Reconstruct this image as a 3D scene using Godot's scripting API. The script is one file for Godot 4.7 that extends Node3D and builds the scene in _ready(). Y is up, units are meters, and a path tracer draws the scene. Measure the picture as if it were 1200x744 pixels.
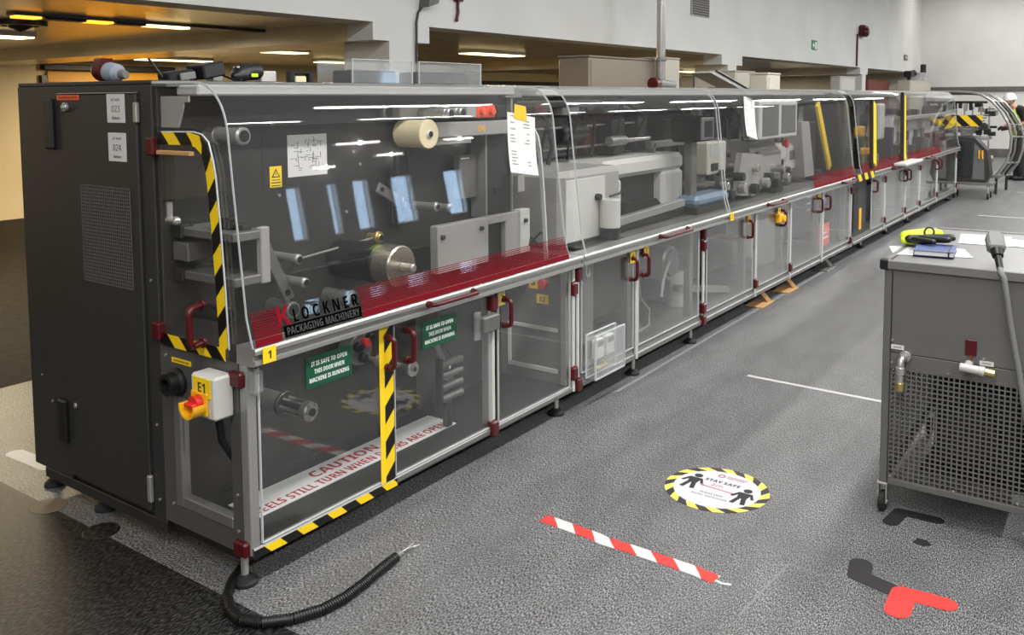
extends Node3D

# ---------------------------------------------------------------- shapes
class Sh:
	var v := PackedVector3Array()
	var n := PackedVector3Array()
	var u := PackedVector2Array()

	func tri(a: Vector3, b: Vector3, c: Vector3, na: Vector3, nb: Vector3, nc: Vector3, ua := Vector2.ZERO, ub := Vector2(1, 0), uc := Vector2(1, 1)) -> void:
		if (c - a).cross(b - a).dot(na + nb + nc) < 0.0:
			v.append_array([a, c, b]); n.append_array([na, nc, nb]); u.append_array([ua, uc, ub])
		else:
			v.append_array([a, b, c]); n.append_array([na, nb, nc]); u.append_array([ua, ub, uc])

	func quad(a: Vector3, b: Vector3, c: Vector3, d: Vector3, nn: Vector3, u0 := Vector2(0, 1), u1 := Vector2(1, 0)) -> void:
		tri(a, b, c, nn, nn, nn, Vector2(u0.x, u0.y), Vector2(u1.x, u0.y), Vector2(u1.x, u1.y))
		tri(a, c, d, nn, nn, nn, Vector2(u0.x, u0.y), Vector2(u1.x, u1.y), Vector2(u0.x, u1.y))

	func quadn(a: Vector3, b: Vector3, c: Vector3, d: Vector3, na: Vector3, nb: Vector3, nc: Vector3, nd: Vector3) -> void:
		tri(a, b, c, na, nb, nc)
		tri(a, c, d, na, nc, nd)

	# box with chamfered edges; c centre, s full size
	func box(c: Vector3, s: Vector3, bev := 0.0, B := Basis.IDENTITY) -> Sh:
		var h := s * 0.5
		bev = minf(bev, minf(h.x, minf(h.y, h.z)) * 0.9)
		for ax in 3:
			var e := Vector3.ZERO; e[ax] = 1.0
			var p := Vector3.ZERO; p[(ax + 1) % 3] = 1.0
			var q := Vector3.ZERO; q[(ax + 2) % 3] = 1.0
			var hp: float = h[(ax + 1) % 3]
			var hq: float = h[(ax + 2) % 3]
			for sg in [-1.0, 1.0]:
				var o: Vector3 = e * float(h[ax]) * sg
				var P := p * (hp - bev)
				var Q := q * (hq - bev)
				quad(c + B * (o - P - Q), c + B * (o + P - Q), c + B * (o + P + Q), c + B * (o - P + Q), B * (e * sg))
			if bev > 0.0:
				for s1 in [-1.0, 1.0]:
					for s2 in [-1.0, 1.0]:
						var L := e * (float(h[ax]) - bev)
						var a1: Vector3 = p * hp * s1 + q * (hq - bev) * s2
						var a2: Vector3 = p * (hp - bev) * s1 + q * hq * s2
						quad(c + B * (a1 - L), c + B * (a1 + L), c + B * (a2 + L), c + B * (a2 - L), B * ((p * s1 + q * s2).normalized()))
		if bev > 0.0:
			for sx in [-1.0, 1.0]:
				for sy in [-1.0, 1.0]:
					for sz in [-1.0, 1.0]:
						var m := Vector3(sx, sy, sz)
						var a := Vector3(h.x, h.y - bev, h.z - bev) * m
						var b := Vector3(h.x - bev, h.y, h.z - bev) * m
						var d := Vector3(h.x - bev, h.y - bev, h.z) * m
						var nn := B * m.normalized()
						tri(c + B * a, c + B * b, c + B * d, nn, nn, nn)
		return self

	# box from its two corners
	func bx(x0: float, x1: float, y0: float, y1: float, z0: float, z1: float, bev := 0.0) -> Sh:
		return box(Vector3(x0 + x1, y0 + y1, z0 + z1) * 0.5, Vector3(absf(x1 - x0), absf(y1 - y0), absf(z1 - z0)), bev)

	func frame_of(d: Vector3) -> Array:
		var t := Vector3.UP if absf(d.y) < 0.9 else Vector3.RIGHT
		var a := d.cross(t).normalized()
		return [a, a.cross(d).normalized()]

	func cyl(a: Vector3, b: Vector3, r: float, r2 := -1.0, seg := 18, bev := 0.0) -> Sh:
		if r2 < 0.0: r2 = r
		var l := a.distance_to(b)
		var pr: Array = [Vector2(0, 0), Vector2(r - bev, 0), Vector2(r, bev), Vector2(r2, l - bev), Vector2(r2 - bev, l), Vector2(0, l)] if bev > 0.0 else [Vector2(0, 0), Vector2(r, 0), Vector2(r2, l), Vector2(0, l)]
		return lathe(pr, a, (b - a).normalized(), seg)

	# profile of (radius, height along the axis), flat-shaded between its rings, smooth round the axis
	func lathe(pr: Array, o: Vector3, ax: Vector3, seg := 20, smooth := false) -> Sh:
		var f := frame_of(ax)
		for i in pr.size() - 1:
			var p: Vector2 = pr[i]
			var q: Vector2 = pr[i + 1]
			var d := q - p
			if d.length() < 1e-7: continue
			var e := Vector2(d.y, -d.x).normalized()
			var e0 := e
			var e1 := e
			if smooth:
				if i > 0:
					var d0: Vector2 = p - (pr[i - 1] as Vector2)
					e0 = (e + Vector2(d0.y, -d0.x).normalized()).normalized()
				if i < pr.size() - 2:
					var d1: Vector2 = (pr[i + 2] as Vector2) - q
					e1 = (e + Vector2(d1.y, -d1.x).normalized()).normalized()
			for k in seg:
				var t0 := TAU * k / seg
				var t1 := TAU * (k + 1) / seg
				var c0: Vector3 = f[0] * cos(t0) + f[1] * sin(t0)
				var c1: Vector3 = f[0] * cos(t1) + f[1] * sin(t1)
				var A := o + ax * p.y + c0 * p.x
				var B := o + ax * p.y + c1 * p.x
				var C := o + ax * q.y + c1 * q.x
				var D := o + ax * q.y + c0 * q.x
				if p.x > 1e-6: tri(A, B, C, c0 * e0.x + ax * e0.y, c1 * e0.x + ax * e0.y, c1 * e1.x + ax * e1.y)
				if q.x > 1e-6: tri(A, C, D, c0 * e0.x + ax * e0.y, c1 * e1.x + ax * e1.y, c0 * e1.x + ax * e1.y)
		return self

	func ball(o: Vector3, r: float, s := Vector3.ONE, seg := 14) -> Sh:
		var at := v.size()
		var pr := []
		for i in 9: pr.append(Vector2(r * sin(PI * i / 8.0), -r * cos(PI * i / 8.0)))
		lathe(pr, Vector3.ZERO, Vector3.UP, seg, true)
		for i in range(at, v.size()):
			v[i] = o + v[i] * s
			n[i] = (n[i] / s).normalized()
		return self

	# round tube along points
	func tube(pts: Array, r: float, seg := 10, closed := false) -> Sh:
		var m := pts.size()
		var rings := []
		var norms := []
		var side := Vector3.ZERO
		for i in m:
			var pa: Vector3 = pts[(i - 1 + m) % m] if closed or i > 0 else pts[i]
			var pb: Vector3 = pts[(i + 1) % m] if closed or i < m - 1 else pts[i]
			var d := (pb - pa).normalized()
			if side == Vector3.ZERO: side = frame_of(d)[0]
			side = (side - d * side.dot(d)).normalized()
			var w := d.cross(side)
			var rg := []
			var nm := []
			for k in seg:
				var t := TAU * k / seg
				var e := side * cos(t) + w * sin(t)
				nm.append(e); rg.append((pts[i] as Vector3) + e * r)
			rings.append(rg); norms.append(nm)
		for i in (m if closed else m - 1):
			var j := (i + 1) % m
			for k in seg:
				var l := (k + 1) % seg
				quadn(rings[i][k], rings[i][l], rings[j][l], rings[j][k], norms[i][k], norms[i][l], norms[j][l], norms[j][k])
		if not closed:
			for e in [0, m - 1]:
				var d: Vector3 = (pts[0] - pts[1]).normalized() if e == 0 else (pts[m - 1] - pts[m - 2]).normalized()
				for k in range(1, seg - 1): tri(rings[e][0], rings[e][k], rings[e][k + 1], d, d, d)
		return self

	# polygon in the plane (o, ux, uy) pushed along dp
	func prism(poly: PackedVector2Array, o: Vector3, ux: Vector3, uy: Vector3, dp: Vector3, smooth := false) -> Sh:
		var nn := dp.normalized()
		var ix := Geometry2D.triangulate_polygon(poly)
		var lo := poly[0]
		var hi := poly[0]
		for p in poly:
			lo = lo.min(p); hi = hi.max(p)
		var sz := hi - lo
		for i in range(0, ix.size(), 3):
			var q := [poly[ix[i]], poly[ix[i + 1]], poly[ix[i + 2]]]
			var w := []
			var uv := []
			for p in q:
				w.append(o + ux * p.x + uy * p.y)
				uv.append(Vector2((p.x - lo.x) / sz.x, 1.0 - (p.y - lo.y) / sz.y))
			tri(w[0], w[1], w[2], -nn, -nn, -nn, uv[0], uv[1], uv[2])
			tri(w[0] + dp, w[1] + dp, w[2] + dp, nn, nn, nn, uv[0], uv[1], uv[2])
		var m := poly.size()
		var sg := 1.0 if Geometry2D.is_polygon_clockwise(poly) else -1.0
		for i in m:
			var p := poly[i]
			var q := poly[(i + 1) % m]
			if p.is_equal_approx(q): continue
			var e := (q - p).normalized()
			var out := Vector2(-e.y, e.x) * sg
			var e0 := out
			var e1 := out
			if smooth:
				var ea := (p - poly[(i - 1 + m) % m]).normalized()
				var eb := (poly[(i + 2) % m] - q).normalized()
				if ea.dot(e) > 0.7: e0 = (out + Vector2(-ea.y, ea.x) * sg).normalized()
				if eb.dot(e) > 0.7: e1 = (out + Vector2(-eb.y, eb.x) * sg).normalized()
			var A := o + ux * p.x + uy * p.y
			var B := o + ux * q.x + uy * q.y
			var n0 := ux * e0.x + uy * e0.y
			var n1 := ux * e1.x + uy * e1.y
			quadn(A, B, B + dp, A + dp, n0, n1, n1, n0)
		return self

	# flat ribbon of the given width along points, lying on a face with normal nn; u runs along, in periods
	func ribbon(pts: Array, width: float, nn: Vector3, period: float, thick := 0.002) -> Sh:
		var L := []
		var R := []
		var D := []
		var s := 0.0
		for i in pts.size():
			var p: Vector3 = pts[i]
			var d0: Vector3 = (p - pts[i - 1]).normalized() if i > 0 else (pts[1] - p).normalized()
			var d1: Vector3 = (pts[i + 1] - p).normalized() if i < pts.size() - 1 else d0
			if i > 0: s += p.distance_to(pts[i - 1])
			var d := (d0 + d1).normalized()
			var w := nn.cross(d).normalized() * width * 0.5 / maxf(0.5, d.dot(d1))
			L.append(p - w); R.append(p + w); D.append(s / period)
		var t := nn * thick
		var vv := width / period
		for i in pts.size() - 1:
			var a: Vector3 = L[i] + t
			var b: Vector3 = L[i + 1] + t
			var c: Vector3 = R[i + 1] + t
			var e: Vector3 = R[i] + t
			tri(a, b, c, nn, nn, nn, Vector2(D[i], 0), Vector2(D[i + 1], 0), Vector2(D[i + 1], vv))
			tri(a, c, e, nn, nn, nn, Vector2(D[i], 0), Vector2(D[i + 1], vv), Vector2(D[i], vv))
			var w1 := (a - e).normalized()
			quad(a, b, b - t, a - t, w1, Vector2(D[i], 0), Vector2(D[i + 1], 0.01))
			quad(e, c, c - t, e - t, -w1, Vector2(D[i], vv * 0.99), Vector2(D[i + 1], vv))
			tri(a - t, b - t, c - t, -nn, -nn, -nn, Vector2(D[i], 0), Vector2(D[i + 1], 0), Vector2(D[i + 1], vv))
			tri(a - t, c - t, e - t, -nn, -nn, -nn, Vector2(D[i], 0), Vector2(D[i + 1], vv), Vector2(D[i], vv))
		return self

	# lettering: centred at o, along ux, up uy, out of ux x uy; h height of the capitals, wide > 0 sets the whole width
	func text(s: String, o: Vector3, ux: Vector3, uy: Vector3, h: float, wide := 0.0, deep := 0.001, bold := true, slant := 0.0) -> Sh:
		var t := TextMesh.new()
		var f := SystemFont.new()
		f.font_names = PackedStringArray(["Droid Sans"])
		f.font_weight = 700 if bold else 400
		t.font = f
		t.text = s
		t.font_size = 40
		t.pixel_size = 0.01
		t.depth = 0.1
		t.curve_step = 3.0
		t.horizontal_alignment = HORIZONTAL_ALIGNMENT_CENTER
		t.vertical_alignment = VERTICAL_ALIGNMENT_CENTER
		var ar := t.get_mesh_arrays()
		var bb := t.get_aabb()
		var cap := 40 * 0.01 * 0.714
		var ky := h / cap
		var kx := ky if wide <= 0.0 else wide / maxf(bb.size.x, 0.001)
		var kz := deep / 0.1
		var cx := bb.get_center().x
		var cy := bb.get_center().y
		var V: PackedVector3Array = ar[Mesh.ARRAY_VERTEX]
		var N: PackedVector3Array = ar[Mesh.ARRAY_NORMAL]
		var ix: PackedInt32Array = ar[Mesh.ARRAY_INDEX] if ar[Mesh.ARRAY_INDEX] != null else PackedInt32Array(range(V.size()))
		var uz := ux.cross(uy)
		for k in ix:
			var p := V[k] - Vector3(cx, cy, 0)
			v.append(o + ux * (p.x * kx + p.y * ky * slant) + uy * p.y * ky + uz * p.z * kz)
			n.append((ux * N[k].x / kx + uy * N[k].y / ky + uz * N[k].z / kz).normalized())
			u.append(Vector2(0.5, 0.5))
		return self

	func arrays() -> Array:
		var a := []
		a.resize(Mesh.ARRAY_MAX)
		a[Mesh.ARRAY_VERTEX] = v; a[Mesh.ARRAY_NORMAL] = n; a[Mesh.ARRAY_TEX_UV] = u
		return a

# ---------------------------------------------------------------- naming and placing
var used := {}
var M := {}
var rng := RandomNumberGenerator.new()

func sh() -> Sh: return Sh.new()

func numbered(parent: Node, called: String) -> String:
	var key := str(parent.get_instance_id()) + called
	var k: int = used.get(key, 0)
	used[key] = k + 1
	return called if k == 0 else "%s_%03d" % [called, k]

func origin_of(o: Node) -> Vector3:
	var p := Vector3.ZERO
	while o != self:
		p += (o as Node3D).position
		o = o.get_parent()
	return p

# shapes in scene coordinates become ONE mesh node under parent: list = [shape, material, shape, material ...]
func put(called: String, list: Array, parent: Node = self) -> MeshInstance3D:
	var lo := Vector3.ONE * 1e9
	var hi := -lo
	for i in range(0, list.size(), 2):
		for p in list[i].v:
			lo = lo.min(p); hi = hi.max(p)
	var base := Vector3((lo.x + hi.x) * 0.5, lo.y, (lo.z + hi.z) * 0.5)
	var me := ArrayMesh.new()
	for i in range(0, list.size(), 2):
		var s: Sh = list[i]
		if s.v.is_empty(): continue
		for k in s.v.size(): s.v[k] -= base
		me.add_surface_from_arrays(Mesh.PRIMITIVE_TRIANGLES, s.arrays())
		me.surface_set_material(me.get_surface_count() - 1, list[i + 1])
	var o := MeshInstance3D.new()
	o.mesh = me
	o.name = numbered(parent, called)
	parent.add_child(o, true)
	o.position = base - origin_of(parent)
	return o

func thing(called: String, label: String, category: String, at := Vector3.ZERO, group := "") -> Node3D:
	var o := Node3D.new()
	o.name = numbered(self, called)
	add_child(o, true)
	o.position = at
	return tag(o, label, category, group)

func tag(o: Node3D, label: String, category := "", group := "", kind := "") -> Node3D:
	if label: o.set_meta("label", label)
	if category: o.set_meta("category", category)
	if group: o.set_meta("group", group)
	if kind: o.set_meta("kind", kind)
	return o

func struct(called: String, list: Array, label := "") -> MeshInstance3D:
	var o := put(called, list)
	tag(o, label if label else called.replace("_", " "), "", "", "structure")
	return o

func dup(o: Node3D, by: Vector3, label := "") -> Node3D:
	var c: Node3D = o.duplicate()
	var stem := String(o.name).rstrip("0123456789").rstrip("_")
	c.name = numbered(self, stem)
	add_child(c, true)
	c.position = o.position + by
	if label: c.set_meta("label", label)
	return c

# ---------------------------------------------------------------- materials
func mat(key: String, col: Color, rough := 0.6, metal := 0.0, spec := 0.5) -> StandardMaterial3D:
	var m := StandardMaterial3D.new()
	m.resource_name = key
	m.albedo_color = col
	m.roughness = rough
	m.metallic = metal
	m.metallic_specular = spec
	M[key] = m
	return m

func pane(key: String, col: Color, alpha: float, rough := 0.03) -> StandardMaterial3D:
	var m := mat(key, Color(col.r, col.g, col.b, alpha), rough)
	m.transparency = BaseMaterial3D.TRANSPARENCY_ALPHA
	return m

func glow(key: String, col: Color, k: float) -> StandardMaterial3D:
	var m := mat(key, Color(0.9, 0.9, 0.9), 0.5)
	m.emission_enabled = true
	m.emission = col
	m.emission_energy_multiplier = k
	return m

func g8(r: int, g: int, b: int) -> Color: return Color(r / 255.0, g / 255.0, b / 255.0)

func noise_tex(freq: float, c0: Color, c1: Color, size := 512, oct := 4, sd := 1, kind := FastNoiseLite.TYPE_SIMPLEX_SMOOTH, lo := 0.0, hi := 1.0) -> NoiseTexture2D:
	var f := FastNoiseLite.new()
	f.seed = sd
	f.noise_type = kind
	f.frequency = freq
	f.fractal_octaves = oct
	var t := NoiseTexture2D.new()
	t.width = size; t.height = size
	t.seamless = true
	t.noise = f
	var g := Gradient.new()
	g.offsets = PackedFloat32Array([lo, hi])
	g.colors = PackedColorArray([c0, c1])
	t.color_ramp = g
	return t

func image_tex(w: int, h: int, f: Callable) -> ImageTexture:
	var im := Image.create(w, h, false, Image.FORMAT_RGB8)
	for y in h:
		for x in w: im.set_pixel(x, y, f.call(x, y))
	return ImageTexture.create_from_image(im)

func textured(key: String, col: Color, tex: Texture2D, rough: float, scale := 1.0, tri := true, metal := 0.0) -> StandardMaterial3D:
	var m := mat(key, col, rough, metal)
	m.albedo_texture = tex
	if tri:
		m.uv1_triplanar = true
		m.uv1_world_triplanar = true
		m.uv1_scale = Vector3.ONE * scale
	return m

# ---------------------------------------------------------------- light, camera, materials
func set_camera() -> void:
	var cam := Camera3D.new()
	cam.name = "camera"
	cam.projection = Camera3D.PROJECTION_FRUSTUM
	cam.keep_aspect = Camera3D.KEEP_HEIGHT
	cam.near = 0.05
	cam.far = 200.0
	cam.size = 0.05 * 744.0 / 1037.0
	cam.frustum_offset = Vector2(0.0, -0.05 * 176.5 / 1037.0)
	var yaw := deg_to_rad(54.53)
	var pit := deg_to_rad(4.473)
	var rol := deg_to_rad(-0.318)
	var f := Vector3(sin(yaw) * cos(pit), -sin(pit), -cos(yaw) * cos(pit))
	var r := Vector3(cos(yaw), 0, sin(yaw))
	var u := r.cross(f)
	var r2 := r * cos(rol) + u * sin(rol)
	var u2 := -r * sin(rol) + u * cos(rol)
	cam.transform = Transform3D(Basis(r2, u2, -f), Vector3(-1.8701, 1.7, 2.4454))
	add_child(cam)
	cam.current = true

func set_sky() -> void:
	var e := Environment.new()
	e.background_mode = Environment.BG_COLOR
	e.background_color = g8(190, 222, 255)
	e.background_energy_multiplier = SKY
	e.tonemap_mode = Environment.TONE_MAPPER_LINEAR
	e.tonemap_exposure = EXPOSURE
	e.sdfgi_enabled = true
	e.ssao_enabled = true
	e.ssil_enabled = true
	var w := WorldEnvironment.new()
	w.name = "world_environment"
	w.environment = e
	add_child(w)

const SKY := 2.6
const EXPOSURE := 2.75
const HALL := 4.6      # energy of one hall fixture
const WARM := 3.8      # energy of one fixture under the low ceiling
const WARM_COL := Color(1.0, 0.93, 0.78)

func area_light(at: Vector3, sx: float, sz: float, col: Color, energy: float) -> void:
	var l := AreaLight3D.new()
	l.name = numbered(self, "lamp_light")
	l.area_size = Vector2(sx, sz)
	l.light_color = col
	l.light_energy = energy
	l.area_range = 60.0
	l.area_attenuation = 2.0
	l.shadow_enabled = true
	add_child(l, true)
	l.transform = Transform3D(Basis(Vector3.RIGHT, -PI / 2), at)

# a ceiling fixture: tray, diffuser, end caps; the light hangs just under its glowing face
func fixture(at: Vector3, l: float, w: float, label: String, group: String, gl: Material, col: Color, energy: float, turned := false) -> void:
	var t := thing("ceiling_light", label, "ceiling light", at, group)
	var sx := w if turned else l
	var sz := l if turned else w
	put("tray", [sh().bx(at.x - sx / 2, at.x + sx / 2, at.y - 0.015, at.y + 0.05, at.z - sz / 2, at.z + sz / 2, 0.006), M.white_paint], t)
	put("diffuser", [sh().bx(at.x - sx / 2 + 0.015, at.x + sx / 2 - 0.015, at.y - 0.028, at.y - 0.0155, at.z - sz / 2 + 0.015, at.z + sz / 2 - 0.015, 0.003), gl], t)
	area_light(at - Vector3(0, 0.04, 0), sx - 0.03, sz - 0.03, col, energy)

func set_lights() -> void:
	glow("tube_glow", Color(1, 0.98, 0.95), 5.0)
	glow("warm_glow", Color(1.0, 0.88, 0.62), 1.6)
	mat("white_paint", g8(225, 225, 222), 0.5)
	var rows := [[2.0, 4.55, 9], [6.0, 4.55, 9]]
	var words := ["over the machine aisle", "by the window wall"]
	for k in 2:
		for i in int(rows[k][2]):
			fixture(Vector3(-6.2 + i * 3.7, 4.55, float(rows[k][0])), 2.6, 0.22, "long white ceiling strip light " + words[k], "hall strip lights " + words[k], M.tube_glow, Color(1.0, 1.0, 1.0), HALL)
	fixture(Vector3(24.3, 4.75, -0.9), 2.6, 0.22, "added strip light crosswise out of view, brightening the end wall", "", M.tube_glow, Color(1, 1, 1), HALL * 0.16, true)  # added lamp out of view, lifts the brightness of the end wall
	# short strip lights on the wall over the windows
	for p in [[9.55, 3.0, 1.1, "white strip light on the window wall, highest of the four"], [8.65, 2.58, 0.5, "shortest white strip light on the window wall"], [10.3, 2.72, 0.7, "white strip light on the window wall, over the fourth window"], [12.4, 2.95, 1.0, "white strip light on the window wall, over the widest window"]]:
		var t := thing("wall_light", p[3], "wall light", Vector3(p[0], p[1], 8.9), "strip lights above the windows")
		put("backplate", [sh().bx(p[0] - p[2] / 2, p[0] + p[2] / 2, p[1] - 0.02, p[1] + 0.03, 8.91, 8.999, 0.005), M.white_paint], t)
		put("diffuser", [sh().bx(p[0] - p[2] / 2 + 0.01, p[0] + p[2] / 2 - 0.01, p[1] - 0.015, p[1] + 0.025, 8.885, 8.909, 0.005), M.tube_glow], t)
		var o := OmniLight3D.new()
		o.name = numbered(self, "lamp_light")
		o.light_energy = 0.12; o.light_size = 0.03; o.omni_range = 40.0; o.omni_attenuation = 2.0; o.shadow_enabled = true
		add_child(o, true)
		o.position = Vector3(p[0], p[1], 8.86)
	for p in [[1.8, -6.25, 1.2, "warm panel light in the low ceiling beside the round dark vent"], [5.75, -6.55, 0.6, "short warm panel light in the low ceiling beside the first column"], [0.6, -9.3, 1.2, "warm panel light in the low ceiling, before the cream pillar"], [8.4, -8.4, 0.8, "warm panel light in the low ceiling, nearest the dark wall panels"], [-2.5, -6.3, 0.6, ""], [-2.5, -9.3, 0.6, ""], [8.0, -4.9, 1.2, "warm panel light seen through the second wall opening"], [12.5, -6.5, 1.2, ""], [18.0, -6.5, 1.2, ""], [23.0, -6.5, 1.2, ""], [6.2, -9.6, 1.2, "long warm panel light in the low ceiling, before the yellow shutter"]]:
		fixture(Vector3(p[0], 2.31, p[1]), p[2], 0.3, p[3] if p[3] else "warm panel light deep under the low brown ceiling", "warm lights under the low ceiling", M.warm_glow, WARM_COL, WARM * float(p[2]))

func set_materials() -> void:
	rng.seed = 7
	# floors
	var f1 := noise_tex(0.14, Color(0.24, 0.24, 0.24), Color(1, 1, 1), 1024, 3, 3, FastNoiseLite.TYPE_SIMPLEX, 0.2, 0.85)
	var fm := textured("floor_vinyl", g8(182, 182, 182), f1, 0.42, 1.1)
	var big := noise_tex(0.010, Color(0.86, 0.86, 0.86), Color(1.0, 1.0, 1.0), 512, 4, 9)
	for m in [fm]:
		m.detail_enabled = true
		m.detail_blend_mode = BaseMaterial3D.BLEND_MODE_MUL
		m.detail_albedo = big
		m.uv2_triplanar = true
		m.uv2_world_triplanar = true
		m.uv2_scale = Vector3.ONE * 0.28
	fm.uv1_scale = Vector3(0.40, 1.0, 1.15)
	fm.heightmap_enabled = true
	fm.heightmap_texture = f1
	fm.heightmap_scale = 0.06
	var f2 := noise_tex(0.10, Color(0.06, 0.06, 0.06), Color(1, 1, 1), 1024, 3, 5, FastNoiseLite.TYPE_SIMPLEX, 0.3, 1.0)
	var cm := textured("floor_charcoal", g8(90, 89, 89), f2, 0.5, 1.1)
	cm.uv1_scale = Vector3(0.28, 1.0, 1.1)
	cm.heightmap_enabled = true; cm.heightmap_texture = f2; cm.heightmap_scale = 0.06
	textured("floor_brown", g8(44, 38, 32), noise_tex(0.02, Color(0.55, 0.55, 0.55), Color(1, 1, 1), 512, 5, 8), 0.75, 0.8).metallic_specular = 0.25
	textured("wall_white", g8(222, 222, 219), noise_tex(0.008, Color(0.95, 0.95, 0.95), Color(1, 1, 1), 256, 3, 11), 0.75, 0.3)
	textured("low_ceiling", g8(214, 202, 178), noise_tex(0.01, Color(0.86, 0.86, 0.86), Color(1, 1, 1), 256, 4, 12), 0.24, 0.35)
	mat("cream_wall", g8(214, 196, 160), 0.7)
	mat("dark_panel", g8(58, 54, 52), 0.5)
	mat("yellow_shutter", g8(214, 150, 24), 0.5)
	mat("black", g8(16, 16, 17), 0.45)
	mat("black_gloss", g8(10, 10, 11), 0.15)
	mat("rubber", g8(24, 24, 24), 0.75)
	# machine
	textured("cabinet_grey", g8(48, 47, 47), noise_tex(0.12, Color(0.9, 0.9, 0.9), Color(1, 1, 1), 256, 2, 21), 0.5, 2.0)
	mat("grille_grey", g8(96, 94, 91), 0.5)
	mat("pale_grey", g8(190, 189, 186), 0.4)
	mat("logo_red", g8(122, 10, 26), 0.6, 0.0, 0.2)
	mat("end_grey", g8(84, 83, 82), 0.4, 0.2)
	mat("plate_ink", g8(50, 50, 50), 0.7)
	mat("stripe_red", g8(106, 5, 20), 0.6, 0.0, 0.2)
	mat("opposite_wall", g8(84, 82, 80), 0.8)
	mat("deep_black", g8(4, 4, 4), 0.95, 0.0, 0.1)
	mat("cabinet_dark", g8(34, 33, 33), 0.55)
	textured("plate_grey", g8(52, 51, 50), noise_tex(0.02, Color(0.8, 0.8, 0.8), Color(1, 1, 1), 256, 4, 22), 0.45, 0.9)
	textured("panel_grey", g8(108, 106, 103), noise_tex(0.015, Color(0.82, 0.82, 0.82), Color(1, 1, 1), 256, 4, 23), 0.45, 0.7)
	mat("light_grey", g8(154, 152, 148), 0.45)
	mat("off_white", g8(196, 195, 190), 0.4)
	textured("brushed", g8(196, 192, 184), noise_tex(0.03, Color(0.75, 0.75, 0.75), Color(1, 1, 1), 256, 4, 24), 0.3, 1.2, true, 0.85)
	mat("alu", g8(158, 157, 154), 0.3, 0.45)
	mat("alu_matt", g8(124, 123, 120), 0.42, 0.5)
	mat("steel", g8(188, 186, 181), 0.27, 0.65)
	mat("drum_steel", g8(205, 196, 180), 0.25, 0.9)
	mat("dark_steel", g8(70, 69, 67), 0.35, 0.7)
	mat("acrylic_edge", g8(196, 200, 200), 0.25)  # opaque pale colour stands in for the bright line on clear edges
	mat("maroon", g8(76, 6, 13), 0.35)
	mat("maroon_dark", g8(96, 10, 18), 0.4)
	mat("red", g8(205, 40, 36), 0.4)
	mat("orange_red", g8(232, 84, 46), 0.4)
	mat("yellow", g8(246, 208, 28), 0.45)
	mat("amber", g8(240, 178, 22), 0.4)
	mat("paper", g8(212, 211, 208), 0.8)
	mat("ink", g8(40, 40, 42), 0.7)
	mat("pale_ink", g8(120, 120, 124), 0.7)
	mat("red_ink", g8(178, 46, 58), 0.7)
	mat("green_sign", g8(4, 76, 50), 0.5)
	mat("tan_disc", g8(112, 98, 80), 0.6)
	mat("sign_white", g8(238, 238, 236), 0.5)
	mat("cream_roll", g8(226, 212, 174), 0.6)
	mat("beige", g8(196, 190, 176), 0.55)
	mat("tan_box", g8(150, 138, 122), 0.45, 0.2)
	mat("brown_red", g8(110, 52, 44), 0.6)
	mat("blue_film", g8(104, 128, 148), 0.25)
	mat("wood", g8(184, 142, 92), 0.7)
	mat("copper", g8(176, 110, 72), 0.35, 0.8)
	mat("brass", g8(196, 178, 120), 0.3, 0.85)
	mat("screen_grey", g8(104, 105, 104), 0.25)
	mat("screen_dark", g8(44, 46, 48), 0.2)
	var wave := noise_tex(0.006, Color(0, 0, 0), Color(1, 1, 1), 256, 2, 31)
	wave.as_normal_map = true
	wave.bump_strength = 1.0
	var hood := pane("acrylic_hood", g8(205, 210, 210), 0.012, 0.02)
	hood.normal_enabled = true
	hood.normal_texture = wave
	hood.normal_scale = 0.05
	hood.uv1_triplanar = true
	hood.uv1_world_triplanar = true
	hood.uv1_scale = Vector3.ONE * 0.5
	pane("acrylic", g8(205, 210, 210), 0.010, 0.02)
	pane("clear_plastic", g8(225, 230, 230), 0.10, 0.05)
	pane("window_glass", g8(225, 235, 235), 0.03, 0.01)
	var haz := image_tex(64, 64, func(x, y): return Color(0.035, 0.033, 0.03) if posmod(x + y, 64) < 32 else Color(0.95, 0.80, 0.08))
	var hm := textured("hazard", Color.WHITE, haz, 0.4, 1.0, false)
	hm.texture_repeat = true
	var rw := image_tex(64, 64, func(x, y): return Color(0.80, 0.24, 0.21) if posmod(x + y, 64) < 33 else Color(0.84, 0.83, 0.81))
	textured("red_white", Color.WHITE, rw, 0.5, 1.0, false)
	mat("floor_red", g8(240, 62, 58), 0.55)
	mat("floor_black", g8(48, 46, 48), 0.55)
	mat("floor_black_worn", g8(34, 33, 34), 0.6)
	mat("floor_white", g8(190, 187, 184), 0.6)
	mat("sticker_white", g8(208, 206, 208), 0.5)
	mat("scuff", g8(128, 127, 126), 0.7)
	mat("purple_ink", g8(150, 70, 110), 0.6)
	mat("pink_ink", g8(188, 70, 96), 0.6)
	mat("sticker_yellow", g8(236, 220, 96), 0.5)
	mat("cart_grey", g8(99, 98, 96), 0.5, 0.1)
	mat("cart_top", g8(108, 107, 105), 0.5)
	mat("mesh_grey", g8(104, 103, 101), 0.5, 0.2)
	mat("navy", g8(62, 78, 122), 0.5)
	mat("hivis", g8(206, 236, 40), 0.6)
	mat("cable_grey", g8(118, 118, 116), 0.5)
	mat("skin", g8(190, 142, 118), 0.6)
	mat("beard_brown", g8(70, 48, 38), 0.8)
	mat("shirt_black", g8(28, 28, 30), 0.8)
	mat("trousers", g8(42, 42, 45), 0.8)
	mat("reflective", g8(200, 202, 200), 0.4)

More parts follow.
